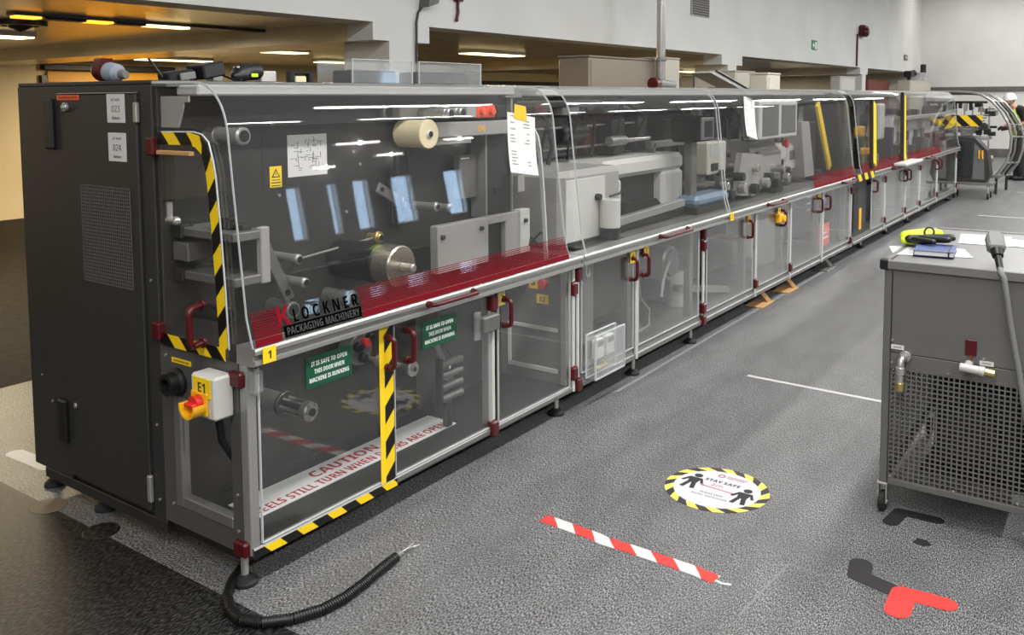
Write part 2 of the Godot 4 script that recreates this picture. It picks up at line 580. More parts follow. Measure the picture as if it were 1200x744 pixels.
# ---------------------------------------------------------------- the room
func build_room() -> void:
	var X0 := -9.0
	var X1 := 25.8
	var Z0 := -2.83
	var ZB := -11.0
	var ZF := 9.0
	struct("floor", [sh().bx(-0.075, X1 + 0.2, -0.2, 0.0, -3.0, ZF + 0.2), M.floor_vinyl], "grey speckled vinyl floor")
	struct("floor", [sh().bx(X0 - 0.2, -0.075, -0.2, 0.0, -3.0, ZF + 0.2), M.floor_charcoal], "charcoal speckled vinyl floor beside the machine end")
	struct("floor", [sh().bx(X0 - 0.2, X1 + 0.2, -0.2, 0.0, ZB - 0.2, -3.0), M.floor_brown], "brown floor under the low ceiling")
	struct("ceiling", [sh().bx(X0 - 0.2, X1 + 0.2, 5.0, 5.2, Z0 - 0.3, ZF + 0.2), M.white_paint], "white hall ceiling")
	struct("wall_rear", [sh().bx(X0 - 0.2, X1, 2.34, 5.0, Z0 - 0.3, Z0), M.wall_white], "white wall over the low openings")
	struct("ceiling_low", [sh().bx(X0 - 0.2, X1 + 0.2, 2.34, 2.54, ZB, Z0 - 0.3), M.low_ceiling], "low brown ceiling behind the machine")
	struct("wall_back", [sh().bx(X0 - 0.2, X1 + 0.2, 0.0, 2.54, ZB - 0.2, ZB), M.cream_wall], "cream back wall")
	struct("wall_end", [sh().bx(X1, X1 + 0.2, 0.0, 5.0, ZB, 1.4), M.wall_white], "white end wall")
	struct("wall_end", [sh().bx(X1, X1 + 0.2, 0.0, 5.0, 1.4, ZF + 0.2), M.opposite_wall], "unseen end wall part across the aisle, darkened to calm hood reflections")  # unseen stretch coloured dark to weaken the veil reflected in the hoods
	struct("wall_near", [sh().bx(X0 - 0.2, X0, 0.0, 5.0, ZB, ZF + 0.2), M.wall_white], "white wall behind the camera side")
	# columns with the beams that run back over them
	for c in [[-3.75, 0.72, 0.33], [3.9, 0.72, 0.33], [11.5, 0.85, 0.35], [19.53, 0.67, 0.33]]:
		struct("column", [sh().bx(c[0] - c[2] / 2, c[0] + c[2] / 2, 0.0, 2.19, Z0 - 0.55, Z0), M.wall_white], "white column under the wall")
		struct("beam", [sh().bx(c[0] - c[1] / 2, c[0] + c[1] / 2, 2.19, 2.34, Z0 - 0.3, Z0 - 0.001), M.wall_white, sh().bx(c[0] - c[1] / 2, c[0] + c[1] / 2, 2.19, 2.34, ZB, Z0 - 0.3), M.low_ceiling], "shallow beam running back from the column")
	# opposite wall with a row of windows
	var wins := [[7.98, 0.18], [8.85, 0.13], [9.55, 0.22], [10.62, 0.31], [12.15, 0.33]]
	var s := sh()
	var y0 := 1.40
	var y1 := 2.3
	s.bx(X0, X1, 0.0, y0, ZF, ZF + 0.2)
	s.bx(X0, X1, y1, 5.0, ZF, ZF + 0.2)
	var xa := X0
	for q in wins:
		var w: float = q[0]
		var hw: float = q[1]
		s.bx(xa, w - hw, y0, y1, ZF, ZF + 0.2)
		xa = w + hw
	s.bx(xa, X1, y0, y1, ZF, ZF + 0.2)
	struct("wall_window", [s, M.opposite_wall], "dark grey wall with a row of windows")
	var k := 0
	for q in wins:
		var w: float = q[0]
		var hw: float = q[1]
		k += 1
		var o := Node3D.new()
		o.name = "window_%d" % k
		add_child(o)
		o.position = Vector3(w, y0, ZF + 0.1)
		tag(o, "plain window in the opposite wall", "", "", "structure")
		var fr := sh()
		for sx in [-1, 1]: fr.bx(w + sx * (hw - 0.012) - 0.012, w + sx * (hw - 0.012) + 0.012, y0, y1, ZF + 0.06, ZF + 0.14)
		fr.bx(w - hw, w + hw, y0, y0 + 0.03, ZF + 0.06, ZF + 0.14).bx(w - hw, w + hw, y1 - 0.03, y1, ZF + 0.06, ZF + 0.14)
		put("window_frame", [fr, M.white_paint], o)
		put("pane", [sh().bx(w - hw + 0.024, w + hw - 0.024, y0 + 0.03, y1 - 0.03, ZF + 0.097, ZF + 0.103), M.window_glass], o)
	# dado band along the end wall
	struct("trim_1", [sh().bx(X1 - 0.05, X1, 1.80, 1.93, Z0, 1.4, 0.01), M.panel_grey], "grey rail along the end wall")
	struct("baseboard_end", [sh().bx(X1 - 0.03, X1, 0.0, 0.22, Z0, 1.4, 0.008), M.panel_grey], "grey skirting along the end wall")
	# low room: pillar, shutter door, dark panels, light trough
	struct("column", [sh().bx(3.8, 4.66, 0.0, 2.34, -11.0, -10.7), M.cream_wall], "cream pillar in the low room")
	var d := Node3D.new()
	d.name = "door_1"
	add_child(d)
	d.position = Vector3(5.9, 0, -10.95)
	tag(d, "yellow roller shutter in the cream back wall", "", "", "structure")
	for i in 12: put("slat", [sh().bx(4.95, 7.0, 0.02 + i * 0.177, 0.02 + i * 0.177 + 0.170, -10.99, -10.955, 0.012), M.yellow_shutter], d)
	put("shutter_box", [sh().bx(4.86, 7.05, 2.15, 2.24, -10.99, -10.85, 0.01), M.black], d)
	for x in [4.88, 7.04]: put("guide_rail", [sh().bx(x - 0.04, x + 0.04, 0.0, 2.07, -10.99, -10.9), M.dark_steel], d)
	for i in 9:
		struct("wall_panel", [sh().bx(12.2 + i * 1.45, 13.6 + i * 1.45, 0.05, 2.12, -10.99, -10.93, 0.02), M.dark_panel], "dark panel on the cream back wall")
	put_low_ceiling()

func put_low_ceiling() -> void:
	# slot in the low ceiling with amber lamps between black covers
	var t := thing("light_trough", "narrow black ceiling slot with amber lamps in the low brown ceiling", "ceiling light", Vector3(2.1, 2.31, -4.27))
	put("channel", [sh().bx(1.3, 3.6, 2.315, 2.345, -4.33, -4.2, 0.004), M.dark_steel], t)
	glow("amber_glow", Color(1.0, 0.62, 0.14), 1.1)
	glow("cream_glow", Color(1.0, 0.85, 0.55), 1.3)
	for a in [[1.52, 1.84, 0], [1.86, 2.06, 1], [2.08, 2.34, 0], [2.36, 2.75, 2], [1.32, 1.5, 1]]:
		put("lamp_cover" if a[2] == 0 else "lamp", [sh().bx(a[0], a[1], 2.298, 2.316, -4.32, -4.21, 0.003), [M.black, M.amber_glow, M.cream_glow][a[2]]], t)
	area_light(Vector3(2.0, 2.28, -4.27), 1.3, 0.1, Color(1.0, 0.72, 0.3), 0.16)
	var v := thing("ceiling_vent", "round dark vent in the low brown ceiling", "vent", Vector3(1.72, 2.3, -5.0))
	put("rim", [sh().lathe([Vector2(0.14, 0), Vector2(0.2, 0.0), Vector2(0.2, 0.04), Vector2(0.14, 0.04)], Vector3(1.72, 2.3, -5.0), Vector3.UP, 24), M.dark_steel], v)
	put("grille", [sh().cyl(Vector3(1.72, 2.31, -5.0), Vector3(1.72, 2.34, -5.0), 0.15, -1, 24), M.black], v)
	put("cone", [sh().lathe([Vector2(0, -0.04), Vector2(0.09, 0.0), Vector2(0.1, 0.02)], Vector3(1.72, 2.29, -5.0), Vector3.UP, 24, true), M.dark_steel], v)

# ---------------------------------------------------------------- pieces shared by the machine modules
const XV := Vector3(1, 0, 0)
const YV := Vector3(0, 1, 0)
const ZV := Vector3(0, 0, 1)

# side profile of the acrylic hood as (z, y), from the rail up and over to the back
func hood_profile() -> PackedVector2Array:
	var p := PackedVector2Array([Vector2(0.042, 0.862), Vector2(0.0135, 0.96), Vector2(0.009, 1.0), Vector2(-0.030, 1.34), Vector2(-0.034, 1.374)])
	var a := Vector2(-0.056, 1.575)
	var b := Vector2(-0.066, 1.69)
	var c := Vector2(-0.135, 1.764)
	var d := Vector2(-0.25, 1.764)
	for i in 15: p.append(a.bezier_interpolate(b, c, d, i / 14.0))
	p.append(Vector2(-0.49, 1.767))
	return p

# closed outline of a bent sheet: the profile and the same pushed inwards
func sheet_outline(p: PackedVector2Array, t: float) -> PackedVector2Array:
	var o := p.duplicate()
	for i in range(p.size() - 1, -1, -1):
		var d := (p[mini(i + 1, p.size() - 1)] - p[maxi(i - 1, 0)]).normalized()
		o.append(p[i] - Vector2(d.y, -d.x) * t)
	return o

func hood(parent: Node, x0: float, x1: float, lit0 := true, lit1 := true) -> MeshInstance3D:
	var p := hood_profile()
	var o := sheet_outline(p, 0.008)
	var h := put("hood", [sh().prism(o, Vector3(x0, 0, 0), ZV, YV, Vector3(x1 - x0, 0, 0), true), M.acrylic_hood], parent)
	# pale strips put the brightness of polished sheet edges into colour
	for e in [[x0, lit0], [x1, lit1]]:
		if e[1]:
			var q := sheet_outline(p, 0.0085)
			put("hood_edge", [sh().prism(q, Vector3(e[0] - 0.0012, 0, 0), ZV, YV, Vector3(0.0024, 0, 0)), M.acrylic_edge], h)
	return h

func rail(parent: Node, x0: float, x1: float) -> MeshInstance3D:
	var p := PackedVector2Array([Vector2(-0.05, 0.797), Vector2(0.036, 0.797), Vector2(0.05, 0.803), Vector2(0.05, 0.816), Vector2(0.036, 0.820), Vector2(0.036, 0.836), Vector2(0.052, 0.840), Vector2(0.052, 0.853), Vector2(0.046, 0.861), Vector2(-0.05, 0.861)])
	return put("rail", [sh().prism(p, Vector3(x0, 0, 0), ZV, YV, Vector3(x1 - x0, 0, 0)), M.alu], parent)

# maroon bow handle on the face z, standing; turned along x when flat
func bow(o: Vector3, along: Vector3, out: Vector3, l: float, r := 0.011, d := 0.045) -> Sh:
	var pts := []
	var h := l / 2
	pts.append(o - along * h)
	for k in 5:
		var t := PI / 2 * k / 4
		pts.append(o - along * (h - 0.02 + 0.02 * cos(t)) + out * (d - 0.02 + 0.02 * sin(t)))
	for k in 5:
		var t := PI / 2 * (4 - k) / 4
		pts.append(o + along * (h - 0.02 + 0.02 * cos(t)) + out * (d - 0.02 + 0.02 * sin(t)))
	pts.append(o + along * h)
	var s := sh().tube(pts, r, 10)
	for k in [-1, 1]: s.cyl(o + along * h * k - out * 0.001, o + along * h * k + out * 0.012, r * 1.5, -1, 12, 0.002)
	return s

func sheet_edges(x0: float, x1: float, y0: float, y1: float, z: float, t := 0.003) -> Sh:
	var s := sh()
	s.bx(x0 - t, x0, y0, y1, z - 0.005, z + 0.005).bx(x1, x1 + t, y0, y1, z - 0.005, z + 0.005)
	s.bx(x0 - t, x1 + t, y1, y1 + t, z - 0.005, z + 0.005).bx(x0 - t, x1 + t, y0 - t, y0, z - 0.005, z + 0.005)
	return s

# a clear door in the lower front; handle_x < 0 leaves the handle out
func lower_door(parent: Node, x0: float, x1: float, handle_x := -1.0, hy := 0.685, y0 := 0.2) -> MeshInstance3D:
	var d := put("door", [sh().bx(x0, x1, y0, 0.788, 0.0, 0.008), M.acrylic, sheet_edges(x0, x1, y0, 0.788, 0.004), M.acrylic_edge], parent)
	if handle_x >= 0.0: put("handle", [bow(Vector3(handle_x, hy, 0.008), YV, ZV, 0.125), M.maroon], d)
	return d

func hinge(parent: Node, x: float, y: float, w := 0.052, h := 0.07) -> void:
	put("hinge", [sh().bx(x - w / 2, x + w / 2, y - h / 2, y + h / 2, -0.012, 0.03, 0.008).cyl(Vector3(x, y - h / 2 - 0.006, 0.012), Vector3(x, y + h / 2 + 0.006, 0.012), 0.009, -1, 10), M.maroon], parent)

func hinge_rod(parent: Node, x: float, ys: Array) -> void:
	var r := put("hinge_post", [sh().cyl(Vector3(x, 0.125, 0.008), Vector3(x, 0.795, 0.008), 0.0105, -1, 12), M.off_white], parent)
	for y in ys: hinge(r, x, y)

func post(parent: Node, x: float, z: float, y0: float, y1: float, w := 0.036, m: Material = null) -> void:
	var s := sh().bx(x - w / 2, x + w / 2, y0, y1, z - w / 2, z + w / 2, 0.003)
	s.bx(x - 0.004, x + 0.004, y0, y1, z + w / 2, z + w / 2 + 0.0008)
	put("post", [s, m if m else M.alu], parent)

func foot(parent: Node, x: float, z: float, top := 0.12) -> void:
	put("foot", [sh().cyl(Vector3(x, 0.03, z), Vector3(x, top, z), 0.014, -1, 12), M.steel, sh().lathe([Vector2(0, 0), Vector2(0.045, 0), Vector2(0.045, 0.012), Vector2(0.02, 0.034), Vector2(0, 0.034)], Vector3(x, 0, z), YV, 20), M.rubber], parent)

# shaft sticking out of a plate towards +z, with collars; rings: [z, r, length]
func shaft(called: String, parent: Node, x: float, y: float, z0: float, z1: float, r: float, m: Material, tip: Material = null, rings := []) -> MeshInstance3D:
	var s := sh().cyl(Vector3(x, y, z0), Vector3(x, y, z1), r, -1, 22, minf(0.004, r * 0.2))
	for k in rings: s.cyl(Vector3(x, y, k[0]), Vector3(x, y, k[0] + k[2]), k[1], -1, 22, 0.003)
	var l := [s, m]
	if tip: l.append_array([sh().cyl(Vector3(x, y, z1 - 0.004), Vector3(x, y, z1 + 0.002), r * 0.72, -1, 20), tip])
	return put(called, l, parent)

# red stripes printed on the lower edge of the hood, following its slope
func red_band(parent: Node, x0: float, x1: float, y_of := 0.0) -> void:
	var s := sh()
	var base := Vector3(0, 0.864, 0.0435)
	var up := Vector3(0, 0.105, -0.0295).normalized()
	var nn := XV.cross(up).normalized()
	var y := 0.0
	var hts := []
	var gap := []
	for i in 12:
		hts.append(0.024 if i == 0 else 0.0066 - 0.0003 * i)
		gap.append(0.0018 if i == 0 else 0.0020 + 0.0003 * i)
	for i in hts.size():
		var cx := Vector3((x0 + x1) / 2, 0, 0)
		s.box(base + up * (y + hts[i] / 2) + nn * 0.001 + cx, Vector3(x1 - x0, hts[i], 0.001), 0.0, Basis(XV, up, nn))
		y += hts[i] + gap[i]
	tag(put("stripe_print", [s, M.stripe_red], parent), "", "", "", "stuff")

func green_sign(parent: Node, cx: float, cy: float) -> void:
	var t := sh()
	var ln := ["IT IS SAFE TO OPEN", "THIS DOOR WHEN", "MACHINE IS RUNNING"]
	var wd := [0.178, 0.148, 0.196]
	for i in 3: t.text(ln[i], Vector3(cx, cy + 0.030 - i * 0.030, 0.0115), XV, YV, 0.0165, wd[i], 0.0006)
	put("green_sign", [sh().bx(cx - 0.113, cx + 0.113, cy - 0.058, cy + 0.058, 0.0085, 0.0115), M.green_sign, t, M.sign_white], parent)

func yellow_tag(called: String, parent: Node, o: Vector3, ux: Vector3, w: float, h: float, s: String, n := 0.001) -> void:
	var nn := ux.cross(YV)
	put(called, [sh().box(o, Vector3(w, h, 0.003), 0.0, Basis(ux, YV, nn)), M.yellow, sh().text(s, o + nn * 0.0018, ux, YV, h * 0.5, 0.0, 0.0006), M.ink], parent)

# sheet of paper on a plate with ruled ink marks
func marks(o: Vector3, ux: Vector3, uy: Vector3, w: float, h: float, rows: int, sd: int, thick := 0.05) -> Sh:
	var r := RandomNumberGenerator.new()
	r.seed = sd
	var s := sh()
	var nn := ux.cross(uy)
	for i in rows:
		var l := w * r.randf_range(0.25, 0.85)
		var y := h * (0.42 - 0.84 * i / maxf(1.0, rows - 1.0))
		s.box(o + ux * (-w * 0.42 + l / 2) + uy * y + nn * 0.0006, Vector3(l, h / rows * 0.3, 0.0008), 0.0, Basis(ux, uy, nn))
	return s

# ---------------------------------------------------------------- first module: unwind station, x 0 .. 2.15
func build_cabinet() -> void:
	var t := thing("electrical_cabinet", "tall charcoal steel electrical cabinet with a vent grille, at the machine's near end", "cabinet", Vector3(0.5, 0, -0.98))
	put("body", [sh().bx(0.012, 1.95, 0.105, 1.755, -1.478, -0.497, 0.004), M.cabinet_grey], t)
	put("top_panel", [sh().bx(0.0, 1.95, 1.755, 1.772, -1.48, -0.495, 0.004), M.cabinet_grey], t)
	put("side_panel", [sh().bx(-0.004, 0.012, 0.107, 1.755, -1.478, -1.168, 0.004), M.cabinet_grey], t)
	put("corner_panel", [sh().bx(-0.004, 0.012, 0.107, 1.755, -0.572, -0.492, 0.004), M.cabinet_grey], t)
	put("lintel_panel", [sh().bx(-0.002, 0.012, 1.728, 1.755, -1.166, -0.574, 0.003), M.cabinet_grey], t)
	put("base_rail", [sh().bx(0.0, 0.03, 0.06, 0.105, -1.40, -0.5, 0.003), M.cabinet_dark], t)
	put("door_top_highlight", [sh().bx(-0.017, -0.002, 1.7245, 1.7285, -1.13, -0.58), M.alu], t)  # added bright strip, draws the highlight on the door's top edge
	var d := put("door", [sh().bx(-0.014, 0.010, 0.135, 1.724, -1.163, -0.578, 0.005), M.cabinet_grey], t)
	# grille: black sheet paints in the shade behind crossing bars
	var g := sh()
	var z0 := -0.975
	var z1 := -0.635
	for i in 25: g.bx(-0.0185, -0.0145, 0.984, 1.366, z0 + i * (z1 - z0) / 24.0 - 0.0017, z0 + i * (z1 - z0) / 24.0 + 0.0017)
	for i in 29: g.bx(-0.0185, -0.0145, 0.984 + i * 0.382 / 28.0 - 0.0017, 0.984 + i * 0.382 / 28.0 + 0.0017, z0, z1)
	tag(put("vent_grille", [g, M.grille_grey, sh().bx(-0.0147, -0.0135, 0.984, 1.366, z0, z1), M.deep_black], d), "", "", "", "stuff")
	for y in [[1.50, 1.705], [0.27, 0.455]]:
		put("hinge", [sh().bx(-0.034, -0.004, y[0], y[1], -1.215, -1.150, 0.008), M.black], d)
	put("lock", [sh().cyl(Vector3(-0.014, 1.672, -1.06), Vector3(-0.030, 1.672, -1.06), 0.019, -1, 18, 0.003).bx(-0.038, -0.03, 1.664, 1.68, -1.066, -1.042, 0.003), M.steel], d)
	put("bolt", [sh().cyl(Vector3(-0.014, 0.445, -1.09), Vector3(-0.022, 0.445, -1.09), 0.012, -1, 14, 0.003), M.steel], d)
	for y in [[1.615, 1.69], [0.17, 0.275]]:
		put("hinge_pin", [sh().bx(-0.022, -0.005, y[0], y[1], -0.588, -0.564, 0.004), M.steel], d)
	var red := put("red_strip", [sh().bx(-0.0165, -0.0135, 1.7, 1.72, -1.13, -0.965), M.orange_red, sh().text("DANGER 415 VOLTS", Vector3(-0.0168, 1.71, -1.047), ZV, YV, 0.009, 0.14, 0.0005), M.maroon_dark], d)
	tag(red, "narrow orange red strip above the lock")
	var num := ["023", "024"]
	for i in 2:
		var y := 1.668 - i * 0.146
		var s := sh().text(num[i], Vector3(-0.0172, y - 0.002, -0.705), ZV, YV, 0.024, 0.055, 0.0005, false)
		s.text("LIFT POINT", Vector3(-0.0172, y + 0.032, -0.705), ZV, YV, 0.009, 0.06, 0.0005, false)
		s.text("Romaco", Vector3(-0.0172, y - 0.036, -0.705), ZV, YV, 0.011, 0.05, 0.0005)
		put("number_label", [sh().bx(-0.017, -0.0135, y - 0.054, y + 0.054, -0.765, -0.647), M.paper, s, M.ink], d)
	for p in [[-0.535, 0.85], [-0.535, 1.03], [-1.38, 0.52], [-0.53, 0.48], [-1.30, 0.42], [-0.53, 0.19]]:
		put("screw", [sh().cyl(Vector3(-0.004, p[1], p[0]), Vector3(-0.008, p[1], p[0]), 0.006, -1, 8), M.steel], t)
	foot(t, 0.05, -1.01, 0.105)
	foot(t, 0.05, -1.42, 0.105)
	foot(t, 1.9, -1.42, 0.105)

func end_opening_path(x: float) -> Array:
	var p := [Vector3(x, 1.560, -0.452), Vector3(x, 1.563, -0.26), Vector3(x, 1.555, -0.215), Vector3(x, 1.53, -0.18), Vector3(x, 1.49, -0.158), Vector3(x, 1.43, -0.145), Vector3(x, 1.26, -0.128), Vector3(x, 1.04, -0.112), Vector3(x, 0.842, -0.102)]
	return p

func end_panel_sheet(parent: Node, x: float, m: Material) -> void:
	# clear end wall: a band between the hood profile and the door opening
	var p := hood_profile()
	var outer := PackedVector2Array()
	for q in p: outer.append(q - Vector2(0.010, 0.010 if q.y > 1.6 else 0.0))
	var o := PackedVector2Array(outer)
	for q in [Vector2(-0.49, 1.60), Vector2(-0.26, 1.60), Vector2(-0.2, 1.585), Vector2(-0.155, 1.545), Vector2(-0.13, 1.49), Vector2(-0.118, 1.42), Vector2(-0.10, 1.26), Vector2(-0.085, 1.04), Vector2(-0.072, 0.862)]: o.append(q)
	put("end_panel", [sh().prism(o, Vector3(x - 0.004, 0, 0), ZV, YV, Vector3(0.008, 0, 0)), m], parent)

func build_module_one() -> void:
	var t := thing("packaging_machine", "first machine module, with hazard taped end door, red striped hood and black spindle plate", "machine", Vector3(1.07, 0, -0.24))
	# frame
	put("tray", [sh().bx(0.0, 2.14, 0.122, 0.14, -0.49, -0.004, 0.003), M.plate_grey], t)
	put("sill", [sh().prism(PackedVector2Array([Vector2(-0.02, 0.122), Vector2(0.008, 0.122), Vector2(0.012, 0.128), Vector2(0.012, 0.146), Vector2(0.006, 0.152), Vector2(-0.02, 0.152)]), Vector3(0.004, 0, 0), ZV, YV, Vector3(2.136, 0, 0)), M.alu_matt], t)
	put("base_beam", [sh().bx(0.03, 2.12, 0.065, 0.122, -0.47, -0.07, 0.004), M.black], t)  # black here stands in for the deep shadow under the machine
	rail(t, 0.0, 2.145)
	put("back_plate", [sh().bx(0.006, 2.14, 0.14, 1.745, -0.494, -0.474, 0.003), M.plate_grey], t)
	put("end_bracket", [sh().prism(PackedVector2Array([Vector2(-0.468, 1.6), Vector2(-0.365, 1.6), Vector2(-0.335, 1.665), Vector2(-0.33, 1.69), Vector2(-0.30, 1.69), Vector2(-0.30, 1.712), Vector2(-0.468, 1.712)]), Vector3(0.018, 0, 0), ZV, YV, XV * 0.006), M.light_grey], t)
	put("hood_band_strip", [sh().bx(0.05, 2.0, 1.713, 1.752, -0.42, -0.29, 0.006), M.pale_grey], t)  # added pale strip, paints in the bright band reflected along the hood top
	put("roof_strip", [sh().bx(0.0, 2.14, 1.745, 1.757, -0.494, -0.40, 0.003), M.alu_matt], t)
	post(t, 0.020, -0.020, 0.122, 0.797, 0.040, M.alu)
	for x in [1.405, 2.10]: post(t, x, -0.04, 0.152, 0.797)
	post(t, 0.695, -0.03, 0.152, 0.797, 0.02)
	put("partition", [sh().bx(2.112, 2.13, 0.14, 0.80, -0.474, -0.06, 0.003), M.panel_grey], t)
	put("partition", [sh().bx(1.385, 1.395, 0.14, 0.80, -0.474, -0.32, 0.003), M.panel_grey], t)
	# hood, its clear ends and the print on it
	var h := hood(t, 0.0, 2.02)
	red_band(h, 0.01, 0.125)
	red_band(h, 0.515, 2.01)
	var up := Vector3(0, 0.108, -0.030).normalized()
	var nn := XV.cross(up)
	var at := func(x: float, y: float) -> Vector3: return Vector3(x, y, 0.042 - (y - 0.862) * 0.278) + nn * 0.0012
	put("lettering", [sh().text("K", at.call(0.148, 0.942) + nn * 0.001, XV, up, 0.070, 0.060), M.logo_red, sh().text("L O C K N E R", at.call(0.348, 0.934), XV, up, 0.044, 0.315, 0.001, true), M.deep_black], h)
	var words := sh().text("PACKAGING MACHINERY", at.call(0.325, 0.888) + nn * 0.0014, XV, up, 0.026, 0.35, 0.0008)
	put("nameplate", [sh().box(at.call(0.325, 0.888), Vector3(0.375, 0.040, 0.0015), 0.0, Basis(XV, up, nn)), M.deep_black, words, M.plate_ink], h)
	end_panel_sheet(t, 0.004, M.acrylic)
	end_panel_sheet(t, 2.012, M.acrylic)
	var inner := end_opening_path(2.02)
	put("opening_seal", [sh().ribbon(inner, 0.02, -XV, 1.0, 0.012), M.acrylic_edge], t)
	# end door with its hazard tape
	var dp := PackedVector2Array()
	for p in end_opening_path(0.0): dp.append(Vector2(p.z, p.y) + Vector2(0.018, 0.018 if p.y > 1.5 else 0.0))
	dp.append(Vector2(-0.085, 0.80))
	dp.append(Vector2(-0.458, 0.80))
	var d := put("end_door", [sh().prism(dp, Vector3(-0.012, 0, 0), ZV, YV, Vector3(0.008, 0, 0)), M.acrylic], t)
	put("hazard_tape", [sh().ribbon(end_opening_path(-0.012), 0.044, -XV, 0.145, 0.0015), M.hazard], d)
	put("hazard_tape", [sh().ribbon([Vector3(-0.012, 0.822, -0.46), Vector3(-0.012, 0.822, -0.092)], 0.044, -XV, 0.145, 0.0018), M.hazard], d)
	var edge := []
	for p in end_opening_path(-0.008): edge.append(p + Vector3(0, 0.024 if p.y > 1.5 else 0.0, 0.024))
	put("door_edge", [sh().tube(edge, 0.0035, 6), M.acrylic_edge], d)
	put("slide_rail", [sh().bx(-0.02, 0.0, 1.503, 1.518, -0.45, -0.25, 0.002), M.wood], d)
	put("handle", [bow(Vector3(-0.012, 0.915, -0.215), YV, (-XV + ZV * 0.35).normalized(), 0.135, 0.012, 0.075), M.maroon], d)
	for y in [1.53, 0.85]: put("hinge", [sh().bx(-0.032, 0.0, y - 0.033, y + 0.033, -0.505, -0.455, 0.006), M.maroon], d)
	for y in [0.745, 0.145]:
		put("hinge", [sh().bx(-0.022, 0.012, y - 0.027, y + 0.027, -0.075, -0.008, 0.007), M.maroon], t)
	put("clear_hinge", [sh().bx(0.005, 0.05, 0.70, 0.775, 0.003, 0.03, 0.005), M.clear_plastic, sh().cyl(Vector3(0.028, 0.69, 0.016), Vector3(0.028, 0.785, 0.016), 0.008, -1, 10), M.alu], t)
	yellow_tag("number_tag", t, Vector3(0.055, 0.833, 0.055), XV, 0.055, 0.055, "1")
	# lower end: plate with a window
	var e := put("end_plate", [sh().bx(-0.004, 0.004, 0.122, 0.797, -0.492, -0.38).bx(-0.004, 0.004, 0.615, 0.797, -0.38, -0.04).bx(-0.004, 0.004, 0.122, 0.235, -0.38, -0.04).bx(-0.004, 0.004, 0.235, 0.615, -0.088, -0.04), M.end_grey], t)
	put("window_frame", [sh().bx(-0.008, 0.03, 0.20, 0.63, -0.418, -0.378, 0.003).bx(-0.008, 0.03, 0.20, 0.24, -0.378, -0.088, 0.003), M.alu_matt], e)
	put("pane", [sh().bx(0.002, 0.008, 0.24, 0.63, -0.378, -0.088), M.acrylic], e)
	for p in [[0.20, -0.44], [0.62, -0.44], [0.20, -0.06], [0.33, -0.06], [0.76, -0.46]]:
		put("screw", [sh().cyl(Vector3(-0.004, p[0], p[1]), Vector3(-0.009, p[0], p[1]), 0.006, -1, 8), M.steel], e)
	put("yellow_label", [sh().bx(-0.0065, -0.004, 0.742, 0.76, -0.42, -0.305), M.yellow, sh().text("CAUTION MACHINE", Vector3(-0.0068, 0.751, -0.362), ZV, YV, 0.008, 0.095, 0.0004), M.ink], e)
	put("socket", [sh().lathe([Vector2(0, 0), Vector2(0.052, 0), Vector2(0.052, 0.012), Vector2(0.042, 0.02), Vector2(0.040, 0.055), Vector2(0.024, 0.055), Vector2(0.022, 0.02), Vector2(0, 0.02)], Vector3(-0.004, 0.672, -0.385), -XV, 24), M.black], e)
	var bxx := put("switch_box", [sh().bx(-0.084, -0.004, 0.612, 0.762, -0.195, -0.062, 0.008), M.off_white], e)
	yellow_tag_side(e, Vector3(-0.086, 0.722, -0.128), 0.095, 0.066, "E1")
	put("switch_guard", [sh().bx(-0.092, -0.084, 0.625, 0.705, -0.185, -0.095, 0.003).prism(arc_guard(), Vector3(-0.092, 0.665, -0.14), ZV, YV, Vector3(-0.05, 0, 0)), M.amber], e)
	put("switch_knob", [sh().lathe([Vector2(0, 0), Vector2(0.03, 0), Vector2(0.028, 0.024), Vector2(0, 0.026)], Vector3(-0.092, 0.668, -0.14), -XV, 20).bx(-0.135, -0.11, 0.661, 0.675, -0.166, -0.114, 0.004), M.red], e)
	put("conduit", [sh().tube([Vector3(-0.03, 0.612, -0.12), Vector3(-0.02, 0.52, -0.118), Vector3(0.03, 0.42, -0.10), Vector3(0.08, 0.30, -0.08)], 0.014, 10), M.black], t)
	# lower doors
	var d1 := lower_door(t, 0.046, 0.662, 0.672, 0.685, 0.158)
	put("hazard_tape", [sh().ribbon([Vector3(0.685, 0.15, 0.0095), Vector3(0.685, 0.795, 0.0095)], 0.052, ZV, 0.146, 0.0015), M.hazard], d1)
	put("tape_edge", [sh().bx(0.632, 0.66, 0.15, 0.79, 0.0082, 0.0105), M.yellow], d1)
	green_sign(d1, 0.366, 0.703)
	var d2 := lower_door(t, 0.722, 1.365, 0.79, 0.685, 0.158)
	green_sign(d2, 1.003, 0.698)
	put("latch", [sh().bx(1.24, 1.275, 0.60, 0.73, 0.009, 0.028, 0.004), M.clear_plastic, sh().bx(1.275, 1.40, 0.625, 0.70, 0.009, 0.045, 0.006), M.panel_grey], d2)
	lower_door(t, 1.435, 2.075, 1.475, 0.685, 0.158)
	hinge_rod(t, 1.385, [0.745, 0.15])
	hinge_rod(t, 2.105, [0.685, 0.225])
	put("hazard_tape", [sh().ribbon([Vector3(0.0, 0.131, 0.0125), Vector3(0.72, 0.131, 0.0125)], 0.030, ZV, 0.146, 0.0012), M.hazard], t)
	put("rail_handle", [bow(Vector3(1.03, 0.845, 0.052), XV, ZV, 0.30, 0.010, 0.04), M.maroon], t)
	yellow_tag("number_tag", t, Vector3(1.50, 0.742, -0.02), XV, 0.05, 0.065, "7")
	# caution strip lying in the tray
	var c := sh().text("CAUTION", Vector3(0.725, 0.1445, -0.300), XV, -ZV, 0.056, 0.38, 0.0006, true)
	c.text("REELS STILL TURN WHEN DOORS ARE OPEN", Vector3(0.745, 0.1445, -0.222), XV, -ZV, 0.046, 1.12, 0.0006, true)
